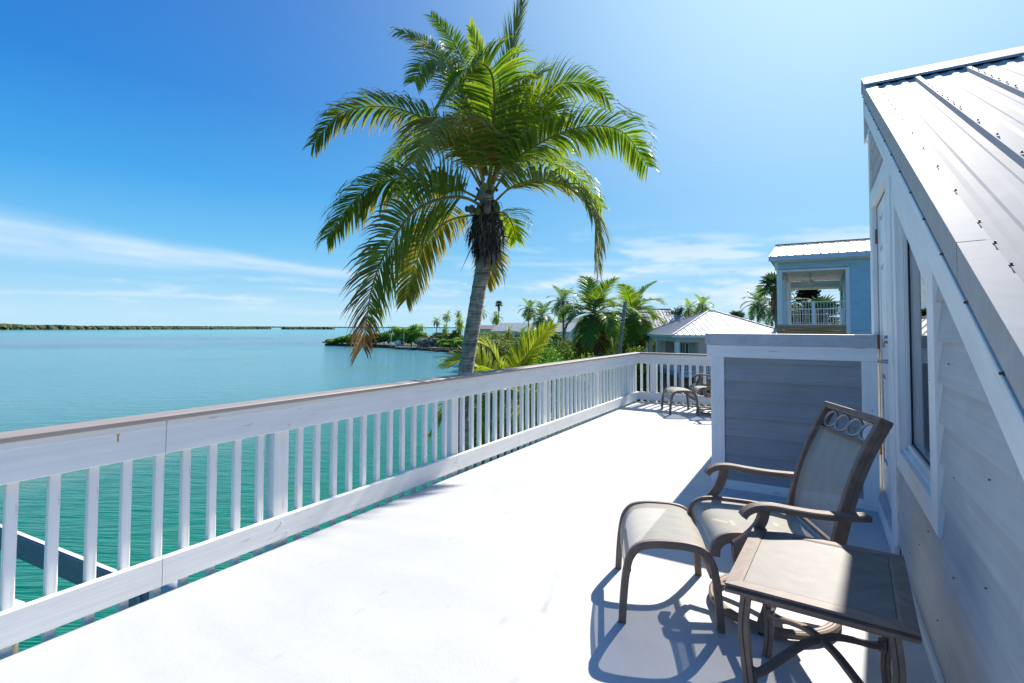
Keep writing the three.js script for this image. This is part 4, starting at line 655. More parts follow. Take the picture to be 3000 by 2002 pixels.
{ // young bright palm beyond the railing
  seed = 909;
  const t = thing('young_palm', 'young bright yellow-green palm with upright fronds just beyond the railing', 'palm tree', [-5.85, GY, -9.5]);
  part(t, 'trunk', trunkGeo([[0, 0, 0], [.05, 2, .02], [0, 4.2, 0]], .17, .15, 16, .3), trunkM);
  const h = 4.5, Fq = [[[0, 0, 0], [.3, .75, -.1], [.62, 1.4, -.3], [.92, 1.75, -.45]], [[0, 0, 0], [-.05, .75, .1], [-.2, 1.25, .25], [-.5, 1.4, .4]], [[0, 0, 0], [-.3, .6, .15], [-.65, .98, .35], [-1.15, .95, .6]], [[0, 0, 0], [.35, .5, -.2], [.8, .75, -.4], [1.6, .62, -.75]], [[0, 0, 0], [.2, .5, .4], [.5, .8, .9], [.9, .6, 1.35]], [[0, 0, 0], [-.3, .5, -.3], [-.8, .7, -.7], [-1.3, .4, -1.0]], [[0, 0, 0], [-.3, .3, .35], [-.7, .2, .8], [-1.15, -.5, 1.05]], [[0, 0, 0], [.35, .25, .3], [.8, .1, .65], [1.2, -.6, .8]], [[0, 0, 0], [.5, .3, -.1], [1.0, .1, -.3], [1.35, -.7, -.5]], [[0, 0, 0], [-.45, .15, 0], [-.95, -.15, .1], [-1.2, -.9, .2]], [[0, 0, 0], [0, .2, .5], [.1, -.1, 1.0], [.15, -.9, 1.25]], [[0, 0, 0], [.1, .9, -.4], [.1, 1.4, -.8], [.0, 1.5, -1.2]], [[0, -.1, 0], [.5, -.1, .4], [.85, -.6, .7], [1.0, -1.4, .85]], [[0, -.1, 0], [-.5, -.2, .4], [-.75, -.8, .65], [-.8, -1.6, .7]]];
  Fq.forEach((p, k) => part(t, 'frond', frond(p.map((q) => V(...q)), { n: 64, L: .70, w: .045, droop: k < 6 ? .25 : .5, lift: .25, twist: k < 3 ? .5 : 0, fw0: .55, fw1: 1.5, rw: .024, rachis: [.36, .36, .06], col: () => jit(k < 6 ? lerpC(LIME, [.44, .47, .02], rnd()) : lerpC(DEEP, LIME, rr(.1, .7)), .25), tip: () => (k > 11 ? GOLD : lerpC(LIME, GOLD, rnd() * .5)) }), palmM, { pos: [0, h, 0] }));
}
// ------------------------------------------------------------------ palms farther off
seed = 31;
palm('coconut_palm', 'big dark green coconut palm beyond the deck corner with hanging golden fronds', -14.3, -35.7, 2.45, 3.6, 0, { nuts: 1, ry: 2.2 });
palm('coconut_palm', 'coconut palm just right of the bare leaning trunk', -13.7, -44.3, 2.5, 3.6, 1, { nuts: 1, ry: .6 });
palm('coconut_palm', 'slender coconut palm with a thin trunk standing clear against the sky', -53.5, -96, 5.3, 3.0, 2, { lean: .5 });
palm('coconut_palm', 'low coconut palm in front of the tall fan palm by the white roof', -75.5, -118, 3.9, 2.4, 3);
palm('coconut_palm', 'dark palm half hidden behind the right edge of the big grey trunk', -73.6, -107.4, 5.2, 2.7, 1);
palm('coconut_palm', 'dense palm left behind the big dark coconut palm', -25.4, -54.5, 4.4, 2.4, 2, { tint: [.85, .95, .9] });
palm('coconut_palm', 'bushy low palm between the thin palm and the big dark palm', -25.5, -49.1, 2.5, 2.2, 3, { tint: [.8, .95, .85] });
palm('coconut_palm', 'very low dark palm under the bushy palm left of the big dark palm', -24.6, -46.0, .6, 1.9, 0, { tint: [.75, .9, .8] });
palm('coconut_palm', 'small yellowing palm in front of the long white roof', -51.6, -85, .5, 1.8, 1, { tint: [2.2, 1.5, 1.1] });
palm('date_palm', 'grey-green feathery palm right of the yellowing palm by the white roof', -49.6, -87, .1, 2.2, 2, { tint: [1.3, 1.5, 2.2] });
palm('date_palm', 'grey-green feathery palm nearest the thin trunk below the white roof', -46.6, -86, -.1, 1.9, 3, { tint: [1.3, 1.5, 2.2] });
palm('coconut_palm', 'dark coconut palm left of the blue house, clear against the sky', -6.2, -66, 4.3, 2.5, 2, { tint: [.6, .8, .9] });
palm('coconut_palm', 'dark palm whose fronds reach left from behind the blue house', -2.35, -52, 3.5, 2.9, 1, { tint: [.5, .7, .8] });
const PP = [[-102.1, -125.4, 3.2, 2.1, 0, 'left palm of the palm group on the wooded point'], [-102.6, -131, 4.9, 2.3, 1, 'middle leaning palm of the palm group on the wooded point'], [-107.5, -143.8, 6.0, 1.9, 2, 'tallest thin palm of the palm group on the wooded point'], [-90.1, -121, 3.0, 2.2, 3, 'palm of the wooded point closest to the big grey trunk'], [-112, -129.6, 1.4, 1.8, 2, 'pale yellowish palm behind the silver bush on the wooded point'], [-137, -131.2, 2.4, 2.0, 1, 'yellow palm near the left end of the wooded point'], [-97.5, -124, .9, 2.0, 0, 'low palm right of the silver bush on the wooded point'], [-94, -127, 1.6, 2.2, 1, 'second low palm right of the silver bush, farther back'], [-133.5, -130.4, .4, 1.6, 3, 'short dark palm right of the yellow palm on the point']];
PP.forEach(([x, z, h, R, v, l], k) => palm('coconut_palm', l, x, z, h, R, v, { tint: k === 4 || k === 5 ? [2.2, 1.7, .9] : k % 2 ? [1.6, 1.45, 1] : [1.25, 1.25, 1] }));
fanPalm('fan_palm', 'tall fan palm with a brown skirt standing above the white roof', -80.1, -126.7, 8.1, 1.35, { skirt: 1 });
fanPalm('fan_palm', 'small fan palm peeking over the peach house roof beside the dark palm', -9.5, -75.8, 2.6, 1.5);
fanPalm('fan_palm', 'shaggy tall fan palm close behind the left edge of the blue house', -2.62, -41.5, 4.3, 1.35, { skirt: 1 });
fanPalm('fan_palm', 'broad bright fan palm seen through the porch railing of the blue house', .1, -52.4, 2.2, 2.4);
palm('feather_palm', 'pale green feathery palm behind the peach roof, the right one of two', -15.4, -83.9, 4.9, 2.3, 2, { tint: [1.7, 1.6, 1] });
palm('feather_palm', 'pale green feathery palm behind the peach roof, the left one of two', -17.2, -82.8, 4.3, 2.0, 1, { tint: [1.6, 1.5, 1] });
{ // bare leaning trunk of a dead palm
  const t = thing('dead_palm', 'bare grey leaning palm trunk without a crown', 'dead palm', [-12.25, GY, -34.8]);
  part(t, 'trunk', trunkGeo([[0, 0, 0], [.12, 2.5, -.03], [.3, 5, -.07], [.66, 8.05, -.15]], .16, .12, 30, .2), std([.62, .585, .56], .9, { map: barkTone }));
}
{ // Norfolk pine behind the porch: whorls of level branches
  seed = 77; const t = thing('norfolk_pine', 'dark tiered pine with level branches seen through the blue porch', 'pine tree', [-.95, GY, -69]), H = 13.2;
  part(t, 'trunk', trunkGeo([[0, 0, 0], [.05, 6, 0], [0, H, 0]], .28, .04, 20, .2), trunkM);
  for (let w = 0; w < 40; w++) { const y = 4.0 + w * .228, r = 2.25 * (1 - Math.pow(w / 41, 1.6)) + .2, tb = new TB(), nb = 7; for (let k = 0; k < nb; k++) { const a = k / nb * 6.283 + w, dx = Math.cos(a), dz = Math.sin(a), L = r * rr(.85, 1.08); for (let q = 0; q < 90; q++) { const s = .10 + .90 * q / 90, p = V(dx * L * s, y - .10 * Math.sin(s * 3) + .16 * s * s, dz * L * s), sg = q % 2 ? 1 : -1, b = V(-dz * sg + dx * .7, rr(-.3, .6), dx * sg + dz * .7).normalize().multiplyScalar(.42 * (1.3 - s)), c = jit([.012, .034, .016], .35), d = V(dx, 0, dz).multiplyScalar(.09); tb.tri(p.clone().add(d), p.clone().sub(d), p.clone().add(b), c); tb.tri(p.clone().add(d), p.clone().sub(d), p.clone().add(V(b.x * .5, .2, b.z * .5)), c); } } part(t, 'branch', tb.geo(), dryM); }
}
// ------------------------------------------------------------------ shrubs and broad-leaved trees
seed = 555;
const sh = (l, x, z, top, rx, pal, o = {}) => shrub(o.name ?? 'shrub', l, o.cat ?? 'shrub', x, z, top, rx, o.rz ?? rx, pal, o);
sh('bright green rounded shrub tree just beyond the railing, right of the young palm', -13.6, -26.5, .35, 2.0, 'bright', { n: 7000, leaf: .15, clumps: 60 });
sh('mid green shrub tree under the fronds of the big dark palm', -12.6, -30.5, -.1, 1.7, 'bright', { n: 5000, leaf: .15, clumps: 46 });
sh('green shrub tree left of the big dark palm behind the bright one', -17.6, -35.8, .7, 2.3, 'green', { n: 5000, leaf: .17, clumps: 46 });
sh('dark shrub in the shade below the bare leaning trunk', -12.6, -38.5, -.2, 2.2, 'dark', { n: 4200, leaf: .18, clumps: 40 });
sh('dark green thicket behind the porch posts of the peach house', -14.0, -47.5, 1.7, 2.8, 'dark', { n: 6000, leaf: .2, clumps: 50 });
sh('dark thicket left of the peach house below the second coconut palm', -17.5, -47, 1.2, 2.6, 'dark', { n: 5000, leaf: .2, clumps: 46 });
sh('brownish yellow tree below the tan roof', -17.3, -58.5, 2.3, 2.4, 'brown', { n: 5000, leaf: .2, clumps: 46, name: 'tree', cat: 'tree' });
sh('brown-green tree between the tan roof and the second coconut palm', -19.5, -57, 2.0, 2.2, 'brown', { n: 4500, leaf: .2, clumps: 40, name: 'tree', cat: 'tree' });
sh('round yellow-green tree in front of the tan roof', -13.6, -54, 2.75, 1.7, 'olive', { n: 5500, leaf: .16, clumps: 50, name: 'tree', cat: 'tree' });
sh('soft grey-green tree left behind the peach roof beside the feathery palms', -18.6, -79.5, 5.2, 1.9, 'teal', { n: 5000, leaf: .22, clumps: 46, name: 'tree', cat: 'tree', ry: 3 });
sh('leafy tree base under the feathery palms behind the peach roof', -15.6, -82, 3.2, 2.0, 'green', { n: 3600, leaf: .24, clumps: 40, name: 'tree', cat: 'tree' });
sh('green hedge tree left of the young palm', -46, -70, .9, 4.2, 'olive', { n: 5200, leaf: .26, clumps: 50 });
sh('broad green tree behind the hedge left of the young palm', -53.5, -80, .9, 4.6, 'green', { n: 5200, leaf: .28, clumps: 50, name: 'tree', cat: 'tree' });
sh('dark shrub below the yellowing palm', -43, -75, .6, 3.4, 'dark', { n: 4200, leaf: .26, clumps: 44 });
sh('dark green tree behind the bushy low palms', -28.5, -58, 1.6, 3.2, 'dark', { n: 5200, leaf: .24, clumps: 50, name: 'tree', cat: 'tree' });
sh('olive tree left of the big dark palm, farther back', -22.2, -50.5, 1.5, 2.4, 'olive', { n: 4600, leaf: .22, clumps: 44, name: 'tree', cat: 'tree' });
sh('green tree between the thin palm and the bushy palms', -33, -64, 1.3, 3.2, 'green', { n: 4600, leaf: .25, clumps: 44, name: 'tree', cat: 'tree' });
sh('distant leafy tree above the white roof right of the fan palm', -56.5, -118, 4.5, 3.0, 'olive', { n: 3600, leaf: .4, clumps: 34, name: 'tree', cat: 'tree' });
sh('green trees under the fan palm left of the white roof', -66, -100, 1.0, 5, 'olive', { n: 4600, leaf: .32, clumps: 44, name: 'tree', cat: 'tree' });
sh('yellow-leaved shrub at the lower left corner of the blue house', -2.3, -44, 1.75, 1.3, 'yellow', { n: 3600, leaf: .16, clumps: 36 });
sh('green tree left of the blue house under the dark palm', -4.6, -59, 2.5, 2.2, 'green', { n: 4600, leaf: .2, clumps: 40, name: 'tree', cat: 'tree' });
sh('second green tree right beside the blue house edge', -3.1, -54, 2.7, 1.7, 'olive', { n: 4000, leaf: .2, clumps: 36, name: 'tree', cat: 'tree' });
sh('yellow flowering shrub seen low through the porch railing', -1.1, -43, 1.75, 1.0, 'yellow', { n: 3000, leaf: .15, clumps: 30 });
sh('dark shrub seen behind the porch railing, left half', -1.25, -50, 2.6, 1.6, 'dark', { n: 4000, leaf: .2, clumps: 36 });
sh('olive shrub seen behind the porch railing, right half', 1.0, -47, 1.95, 1.2, 'olive', { n: 3000, leaf: .18, clumps: 30 });
sh('low green shrub on the lawn behind the far end railing', -6.4, -30.5, -2.6, 2.0, 'dark', { n: 3600, leaf: .16, clumps: 30 });
sh('dark low shrub below the deck corner beyond the end railing', -9.6, -24.5, -2.0, 1.8, 'dark', { n: 3800, leaf: .15, clumps: 34 });
sh('green shrub below the railing seen between the far balusters', -10.3, -19.5, -1.9, 1.7, 'bright', { n: 3800, leaf: .14, clumps: 36 });
sh('dark shrub below the young palm seen between the balusters', -7.6, -12.6, -2.1, 1.3, 'dark', { n: 3600, leaf: .11, clumps: 32 });
sh('broad dark shrub between young palm and bright shrub tree', -10.9, -20.5, -.6, 1.8, 'green', { n: 4600, leaf: .14, clumps: 40 });
sh('round green shrub tree in front of the bushy low palms', -22.5, -42, .2, 2.2, 'green', { n: 4600, leaf: .18, clumps: 44 });
sh('bright low shrub left beside the bright shrub tree', -15.8, -27.5, -.4, 1.6, 'olive', { n: 4200, leaf: .15, clumps: 40 });
sh('golden green shrub under the hanging fronds of the big dark palm', -12.9, -33.2, .3, 1.7, 'olive', { n: 4600, leaf: .16, clumps: 44 });
sh('green shrub between the bare trunk and the peach porch', -11.2, -36.5, .3, 1.8, 'green', { n: 4600, leaf: .17, clumps: 44 });
sh('green tree right of the yellowing palm under the white roof', -38.5, -74, .9, 3.4, 'green', { n: 4600, leaf: .26, clumps: 44, name: 'tree', cat: 'tree' });
sh('olive tree just left of the yellowing palm under the white roof', -58, -92, 1.0, 4.2, 'olive', { n: 4600, leaf: .3, clumps: 44, name: 'tree', cat: 'tree' });
sh('leafy tree at the foot of the thin clear-standing palm', -47.5, -90, .8, 3.6, 'bright', { n: 4600, leaf: .28, clumps: 44, name: 'tree', cat: 'tree' });
sh('green tree behind the canopy boat', -36.5, -68, 1.1, 3.0, 'green', { n: 4600, leaf: .25, clumps: 44, name: 'tree', cat: 'tree' });
// on the wooded point
const WP = [[-154.6, -129.2, -3.2, 3.0, 'bright', 'lowest mangrove at the very tip of the wooded point'], [-150, -130.2, -2.1, 3.2, 'bright', 'second mangrove from the tip of the wooded point'], [-146, -131, -1.2, 3.0, 'bright', 'loose taller mangrove with bare twigs near the tip'], [-141, -131.4, -1.6, 3.4, 'bright', 'mangrove below the yellow palm on the point'], [-135, -131.5, -1.0, 3.6, 'olive', 'olive mangrove left of the tall dark bush on the point'], [-129.5, -130.5, -.4, 3.6, 'green', 'dark bush left beside the tallest bush of the point'], [-123.5, -130.8, 2.0, 4.0, 'bright', 'tall round bush behind the white boat'], [-117.5, -131, 2.6, 4.4, 'bright', 'tallest dark green bush of the wooded point'], [-113.2, -129.5, .6, 3.0, 'bright', 'bush between the tallest bush and the silver bush'], [-106.5, -131, -.4, 3.6, 'olive', 'olive bush behind the silver bush'], [-99.5, -130.5, .5, 3.8, 'olive', 'olive bush under the palm group of the point'], [-93.6, -121, -2.3, 3.4, 'bright', 'low bright bush right of the silver bush by the dock'], [-87, -117.5, -1.6, 3.6, 'bright', 'green bush at the right end of the dock'], [-88, -126, 0, 4.0, 'olive', 'olive bush behind the dock end'], [-80, -112, -1, 4.0, 'bright', 'green shore bush left beside the big grey trunk'], [-74, -106, -.4, 4.0, 'green', 'dark shore bush hidden behind the big grey trunk'], [-68, -99, -.6, 3.8, 'bright', 'shore bush just right of the big grey trunk'], [-60, -90, -.8, 3.6, 'green', 'dark shore bush right of the big grey trunk, nearer'], [-52, -81, -1.6, 3.0, 'bright', 'low shore bush above the young palm']];
for (let [x, z, top, rx, pal, l] of WP) shrub('mangrove_bush', l, 'bush', x, z, top + .3, rx * 1.15, rx, pal, { n: 2800, leaf: .6, clumps: 50, share: 'wp' + pal, stems: 4, ry: Math.max(1.2, (top - GY) * .52), base: GY - .3, r: .09 });
for (const [x, z, l] of [[-107.5, -125.2, 'silver-leaved bush left half behind the dock on the point'], [-102, -123.3, 'silver-leaved bush right half behind the dock on the point']]) shrub('silver_bush', l, 'bush', x, z, -1.5, 3.6, 2.6, 'silver', { n: 2600, leaf: .42, clumps: 46, ry: 1.8, stems: 5, narrow: .3 });
// ------------------------------------------------------------------ far low shores: stuff
{
  seed = 8; const tb = new TB(), cl = new TB();
  for (let k = 0; k < 70; k++) { const u = rr(-1, 1), a = rnd() * 6.28, q = Math.sqrt(1 - u * u), p = V(q * Math.cos(a), Math.abs(u) * .9, q * Math.sin(a)), s = rr(.16, .34), n = p.clone(), t = V(rr(-1, 1), rr(-1, 1), rr(-1, 1)).cross(n).normalize(), b = V(0, 0, 0).crossVectors(n, t), c = jit([.075, .095, .035], .45); cl.tri(p.clone().addScaledVector(t, s), p.clone().addScaledVector(b, s), p.clone().addScaledVector(t, -s), c); cl.tri(p.clone().addScaledVector(t, -s), p.clone().addScaledVector(b, -s), p.clone().addScaledVector(t, s), c); }
  const g = cl.geo(), q = new THREE.Object3D();
  const line = (name, label, pts, n, hf, dp) => { const im = new THREE.InstancedMesh(g, dryM, n); for (let i = 0; i < n; i++) { const t = rnd() * (pts.length - 1), k = Math.floor(t), f = t - k, x = mix(pts[k][0], pts[k + 1][0], f), z = mix(pts[k][1], pts[k + 1][1], f), d = rnd() * dp, l = Math.hypot(x, z), h = hf(t / (pts.length - 1)) * rr(.55, 1.05); q.position.set(x + x / l * d, WY, z + z / l * d); q.scale.set(h * rr(.7, 1.5), h, h * rr(.7, 1.5)); q.rotation.set(0, rnd() * 6, 0); q.updateMatrix(); im.setMatrixAt(i, q.matrix); im.setColorAt(i, new THREE.Color().setRGB(...jit(pick([[1, 1, 1], [.7, .85, .9], [1.35, 1.1, .8], [.6, .7, .7]]), .2))); } im.name = name; tag(im, label, 'shore'); im.userData.kind = 'stuff'; scene.add(im); };
  line('far_mangrove_shore', 'low olive mangrove island on the left horizon', [[-1180, 120], [-1060, -200], [-1080, -420], [-1130, -620], [-1190, -800]], 4200, (t) => mix(12.5, 5.0, sst(.15, .75, t)) * (.85 + .3 * N3(t * 14, 1, 2)), 90);
  line('far_mangrove_tip', 'small separate mangrove clump at the right end of the left island', [[-1150, -812], [-1120, -935]], 260, () => 7, 14);
  line('distant_shore', 'thin distant wooded shore along the whole horizon', [[-3300, -200], [-3100, -1800], [-2950, -3200], [-2500, -4500], [-1500, -5200], [0, -5400]], 5200, () => 8, 160);
}

// ------------------------------------------------------------------ neighbouring buildings
seed = 64;
const C2 = {
  blue: std([.46, .70, .82], .7, { map: sidingTone }), blue2: std([.44, .675, .80], .7, { map: sidingTone }), peach: std([.80, .60, .49], .85, { map: blotch }), beige: std([.74, .69, .63], .85, { map: blotch }), wood: std([.78, .42, .20], .75, { map: brownWood, bumpMap: grain, bumpScale: .003 }),
  tanRoof: std([.50, .46, .42], .6, { map: galv }), whiteRoof: std([.66, .655, .65], .6, { metalness: .1, map: galv }), glassD: phys([.05, .07, .08], .05, { clearcoat: 1 }), aqua: std([.42, .60, .62], .8),
};
{ // blue house with a through-porch
  const t = thing('blue_house', 'light blue clapboard house with an open porch and white metal roof', 'house', [2, GY, -28]);
  const ab = (p, n, g, m, o = {}) => part(p, n, g, m, { pos: [-2, -GY, 28], ...o });
  const zf = -24, zb = -32.4, xl = -1.5, xr = 7;
  for (let k = 0; k < 26; k++) { const y = GY + .2 + .225 * 0 + k * .125 + 5.98; // boards above and right of the opening
    if (y > 4.0) break; const parts = y < 3.79 ? [[1.09, xr]] : [[xl, xr]]; if (y < 1.1) continue;
    for (const [a, b] of parts) ab(t, 'wall_board', lapBoard([[a, y], [b, y], [b, y + .126], [a, y + .126]], y, .126, .009, (x, yy, o) => V(x, yy, zf + o)), k % 3 ? C2.blue : C2.blue2); }
  ab(t, 'wall', merge([box([1.0, GY, zf - .2], [xr, 4.05, zf - .02]), box([1.03, GY, zb], [xr, 4.05, zf - .21]), box([xl, GY, zf - 3], [1.0, 1.1, zf - .06])]), C2.blue);
  for (let k = 0; k < 19; k++) { const y = 1.54 + k * .125; ab(t, 'porch_wall_board', lapBoard([[-zf + .05, y], [-zb, y], [-zb, y + .126], [-zf + .05, y + .126]], y, .126, .009, (a, yy, o) => V(1.03 - .0 - o, yy, -a)), C2.blue2); }
  ab(t, 'trim_board', box([.955, 1.1, zf - .03], [1.09, 3.785, zf + .022], .004), M.white); ab(t, 'trim_board', box([-1.46, 3.70, zf - .03], [1.09 - .136, 3.79, zf + .021], .004), M.white); ab(t, 'trim_board', box([xl - .02, 3.78, zf - .03], [xl + .1, 4.09, zf + .020], .004), M.white); ab(t, 'frieze_board', box([xl - .01, 4.09, zf - .03], [xr, 4.20, zf + .03], .004), M.white);
  for (const [z, n] of [[-24.1, 0], [-27.9, 1], [-32.3, 2]]) ab(t, 'post', box([-1.455, 1.52, z - .1], [-1.26, 3.79 + (n ? .2 : -.09), z + .1], .006), M.white);
  for (let k = 0; k < 33; k++) ab(t, 'ceiling_board', box([-1.45, 3.96, zf - .1 - (k + 1) * .25], [1.02, 3.98, zf - .1 - k * .25 - .012], .004), M.white);
  ab(t, 'beam', box([-1.46, 3.62, zb - .1], [1.02, 3.95, zb + .1], .005), C2.blue); ab(t, 'beam_trim', box([-1.46, 3.50, zb - .11], [1.02, 3.615, zb + .11], .005), M.white);
  ab(t, 'beam', box([-1.45, 3.72, zb + .12], [-1.27, 3.955, zf - .12], .005), M.white);
  ab(t, 'floor', box([-1.47, 1.44, zb - .1], [1.02, 1.515, zf + .02], .005), std([.62, .56, .50], .8, { map: brownWood }));
  ab(t, 'floor_beam', box([-1.47, 1.12, zf - .06], [.953, 1.285, zf + .012], .006), C2.wood); ab(t, 'floor_beam', box([-1.47, 1.29, zf - .06], [.953, 1.435, zf + .014], .006), C2.wood);
  const railing = (x0, x1, z) => { const q = new THREE.Group(); q.name = 'porch_railing'; t.add(q); ab(q, 'rail', box([x0, 2.43, z - .02], [x1, 2.465, z + .02], .004), M.white); ab(q, 'rail', box([x0, 2.135, z - .014], [x1, 2.16, z + .014], .003), M.white); ab(q, 'rail', box([x0, 1.575, z - .014], [x1, 1.60, z + .014], .003), M.white); ab(q, 'post', box([-.20, 1.515, z - .045], [-.10, 2.47, z + .045], .004), M.white); const n = 21, g = box([-.009, 1.6, -.009], [.009, 2.43, .009], .001); for (let k = 1; k < n; k++) part(q, 'baluster', g, M.white, { pos: [mix(x0, x1, k / n) - 2, -GY, z + 28] }); };
  railing(-1.26, .955, -24.02); railing(-1.26, 1.02, -32.3);
  for (const [x, y, z, a] of [[-.33, 3.74, -26.2, .3], [-.30, 3.76, -29.8, 1.0]]) { const f = new THREE.Group(); f.name = 'ceiling_fan'; f.position.set(x - 2, y - GY, z + 28); t.add(f); part(f, 'motor', merge([moved(new THREE.CylinderGeometry(.12, .09, .11, 18), 0, 0, 0), moved(new THREE.CylinderGeometry(.018, .018, .2, 8), 0, .13, 0), moved(new THREE.SphereGeometry(.07, 12, 8), 0, -.08, 0)]), M.pvc); for (let k = 0; k < 4; k++) { const b = part(f, 'blade', box([.12, -.012, -.06], [.66, -.002, .06], .003), M.white2); b.rotation.set(.12, a + k * Math.PI / 2, 0, 'YXZ'); } }
  ab(t, 'wall_lamp', box([.90, 3.25, -30.2], [1.02, 3.5, -30.0], .02), M.pvc); ab(t, 'door', box([1.008, 1.52, -27.6], [1.018, 3.5, -26.7], .004), M.vinyl); ab(t, 'window', box([1.006, 2.3, -30.1], [1.018, 3.3, -29.2], .004), C2.glassD);
  // low-pitched ribbed roof
  const r = new THREE.Group(); r.name = 'roof'; t.add(r); const ye = 4.34, ze = -23.65, zr = -28.2, yr = 5.40, zk = -32.75, L = Math.hypot(zr - ze, yr - ye);
  const pg = (() => { const tb = new TB(), P = [[0, 0], [.04, 0], [.055, .028], [.085, .028], [.10, 0], [.298, 0]]; for (let i = 0; i < P.length - 1; i++) { tb.quad(V(P[i][0], ye + P[i][1], ze), V(P[i + 1][0], ye + P[i + 1][1], ze), V(P[i + 1][0], yr + P[i + 1][1], zr), V(P[i][0], yr + P[i][1], zr)); tb.quad(V(P[i][0], ye + P[i][1], zk), V(P[i + 1][0], ye + P[i + 1][1], zk), V(P[i + 1][0], yr + P[i + 1][1], zr), V(P[i][0], yr + P[i][1], zr)); } return tb.geo(); })();
  for (let k = 0; k < 30; k++) part(r, 'roof_panel', pg, C2.whiteRoof, { pos: [-1.72 + k * .298 - 2, -GY, 28] });
  ab(r, 'ridge_cap', merge([bar([-1.75, yr + .045, zr + .12], [7.3, yr + .045, zr + .12], .28, .012, .002), bar([-1.75, yr + .045, zr - .12], [7.3, yr + .045, zr - .12], .28, .012, .002)]), C2.whiteRoof);
  ab(r, 'fascia', box([-1.72, 4.14, ze - .03], [7.2, 4.325, ze - .004], .004), std([.56, .64, .74], .5)); ab(r, 'soffit', box([-1.70, 4.20, zb], [7.2, 4.215, ze - .032], .002), M.white2);
  ab(r, 'rake_board', merge([bar([-1.71, ye - .11, ze], [-1.71, yr - .11, zr], .03, .2), bar([-1.71, ye - .11, zk], [-1.71, yr - .11, zr], .03, .2)]), M.white);
  const gb = new TB(); gb.tri(V(-1.5, 4.1, zf), V(-1.5, 4.1, zb), V(-1.5, 5.2, zr)); ab(t, 'gable_wall', gb.geo(), C2.blue);
}
// hip roof over a rectangle: four slopes with standing seams, every seam a rib
function hipRoof(parent, x0, x1, z0, z1, ye, yr, ridge, mats, seamM, step, off, only) {
  const cx = (x0 + x1) / 2, cz = (z0 + z1) / 2, R = [V(cx - ridge / 2, yr, cz), V(cx + ridge / 2, yr, cz)], P = [V(x0, ye, z0), V(x1, ye, z0), V(x1, ye, z1), V(x0, ye, z1)];
  const faces = [[P[0], P[1], R[1], R[0]], [P[1], P[2], R[1], R[1]], [P[2], P[3], R[0], R[1]], [P[3], P[0], R[0], R[0]]];
  faces.forEach((f, k) => {
    const tb = new TB(); if (f[2].equals(f[3])) tb.tri(f[0], f[1], f[2]); else tb.quad(...f); part(parent, 'roof_slope', tb.geo(), mats[k % mats.length], { pos: off });
    if (only && !only.includes(k)) return;
    const e = f[1].clone().sub(f[0]), L = e.length(), d = e.clone().normalize(), apexA = f[3].clone().sub(f[0]).dot(d), apexB = f[2].clone().sub(f[0]).dot(d);
    for (let s = step; s < L; s += step) { const fr = s < apexA ? s / apexA : s > apexB ? (L - s) / (L - apexB) : 1, a = f[0].clone().addScaledVector(d, s), up = f[3].clone().lerp(f[2], apexB > apexA ? clamp((s - apexA) / (apexB - apexA)) : 0), foot = f[0].clone().addScaledVector(d, up.clone().sub(f[0]).dot(d)), b = a.clone().addScaledVector(up.clone().sub(foot), fr); a.y += .012; b.y += .012; if (a.distanceTo(b) > .3) part(parent, 'roof_seam', bar(a.toArray(), b.toArray(), .035, .045, .003), seamM, { pos: off }); }
  });
  const hips = [[P[0], R[0]], [P[1], R[1]], [P[2], R[1]], [P[3], R[0]]]; if (ridge > .1) hips.push(R); for (const [a, b] of hips) part(parent, 'hip_cap', bar([a.x, a.y + .03, a.z], [b.x, b.y + .03, b.z], .16, .04, .004), seamM, { pos: off });
}
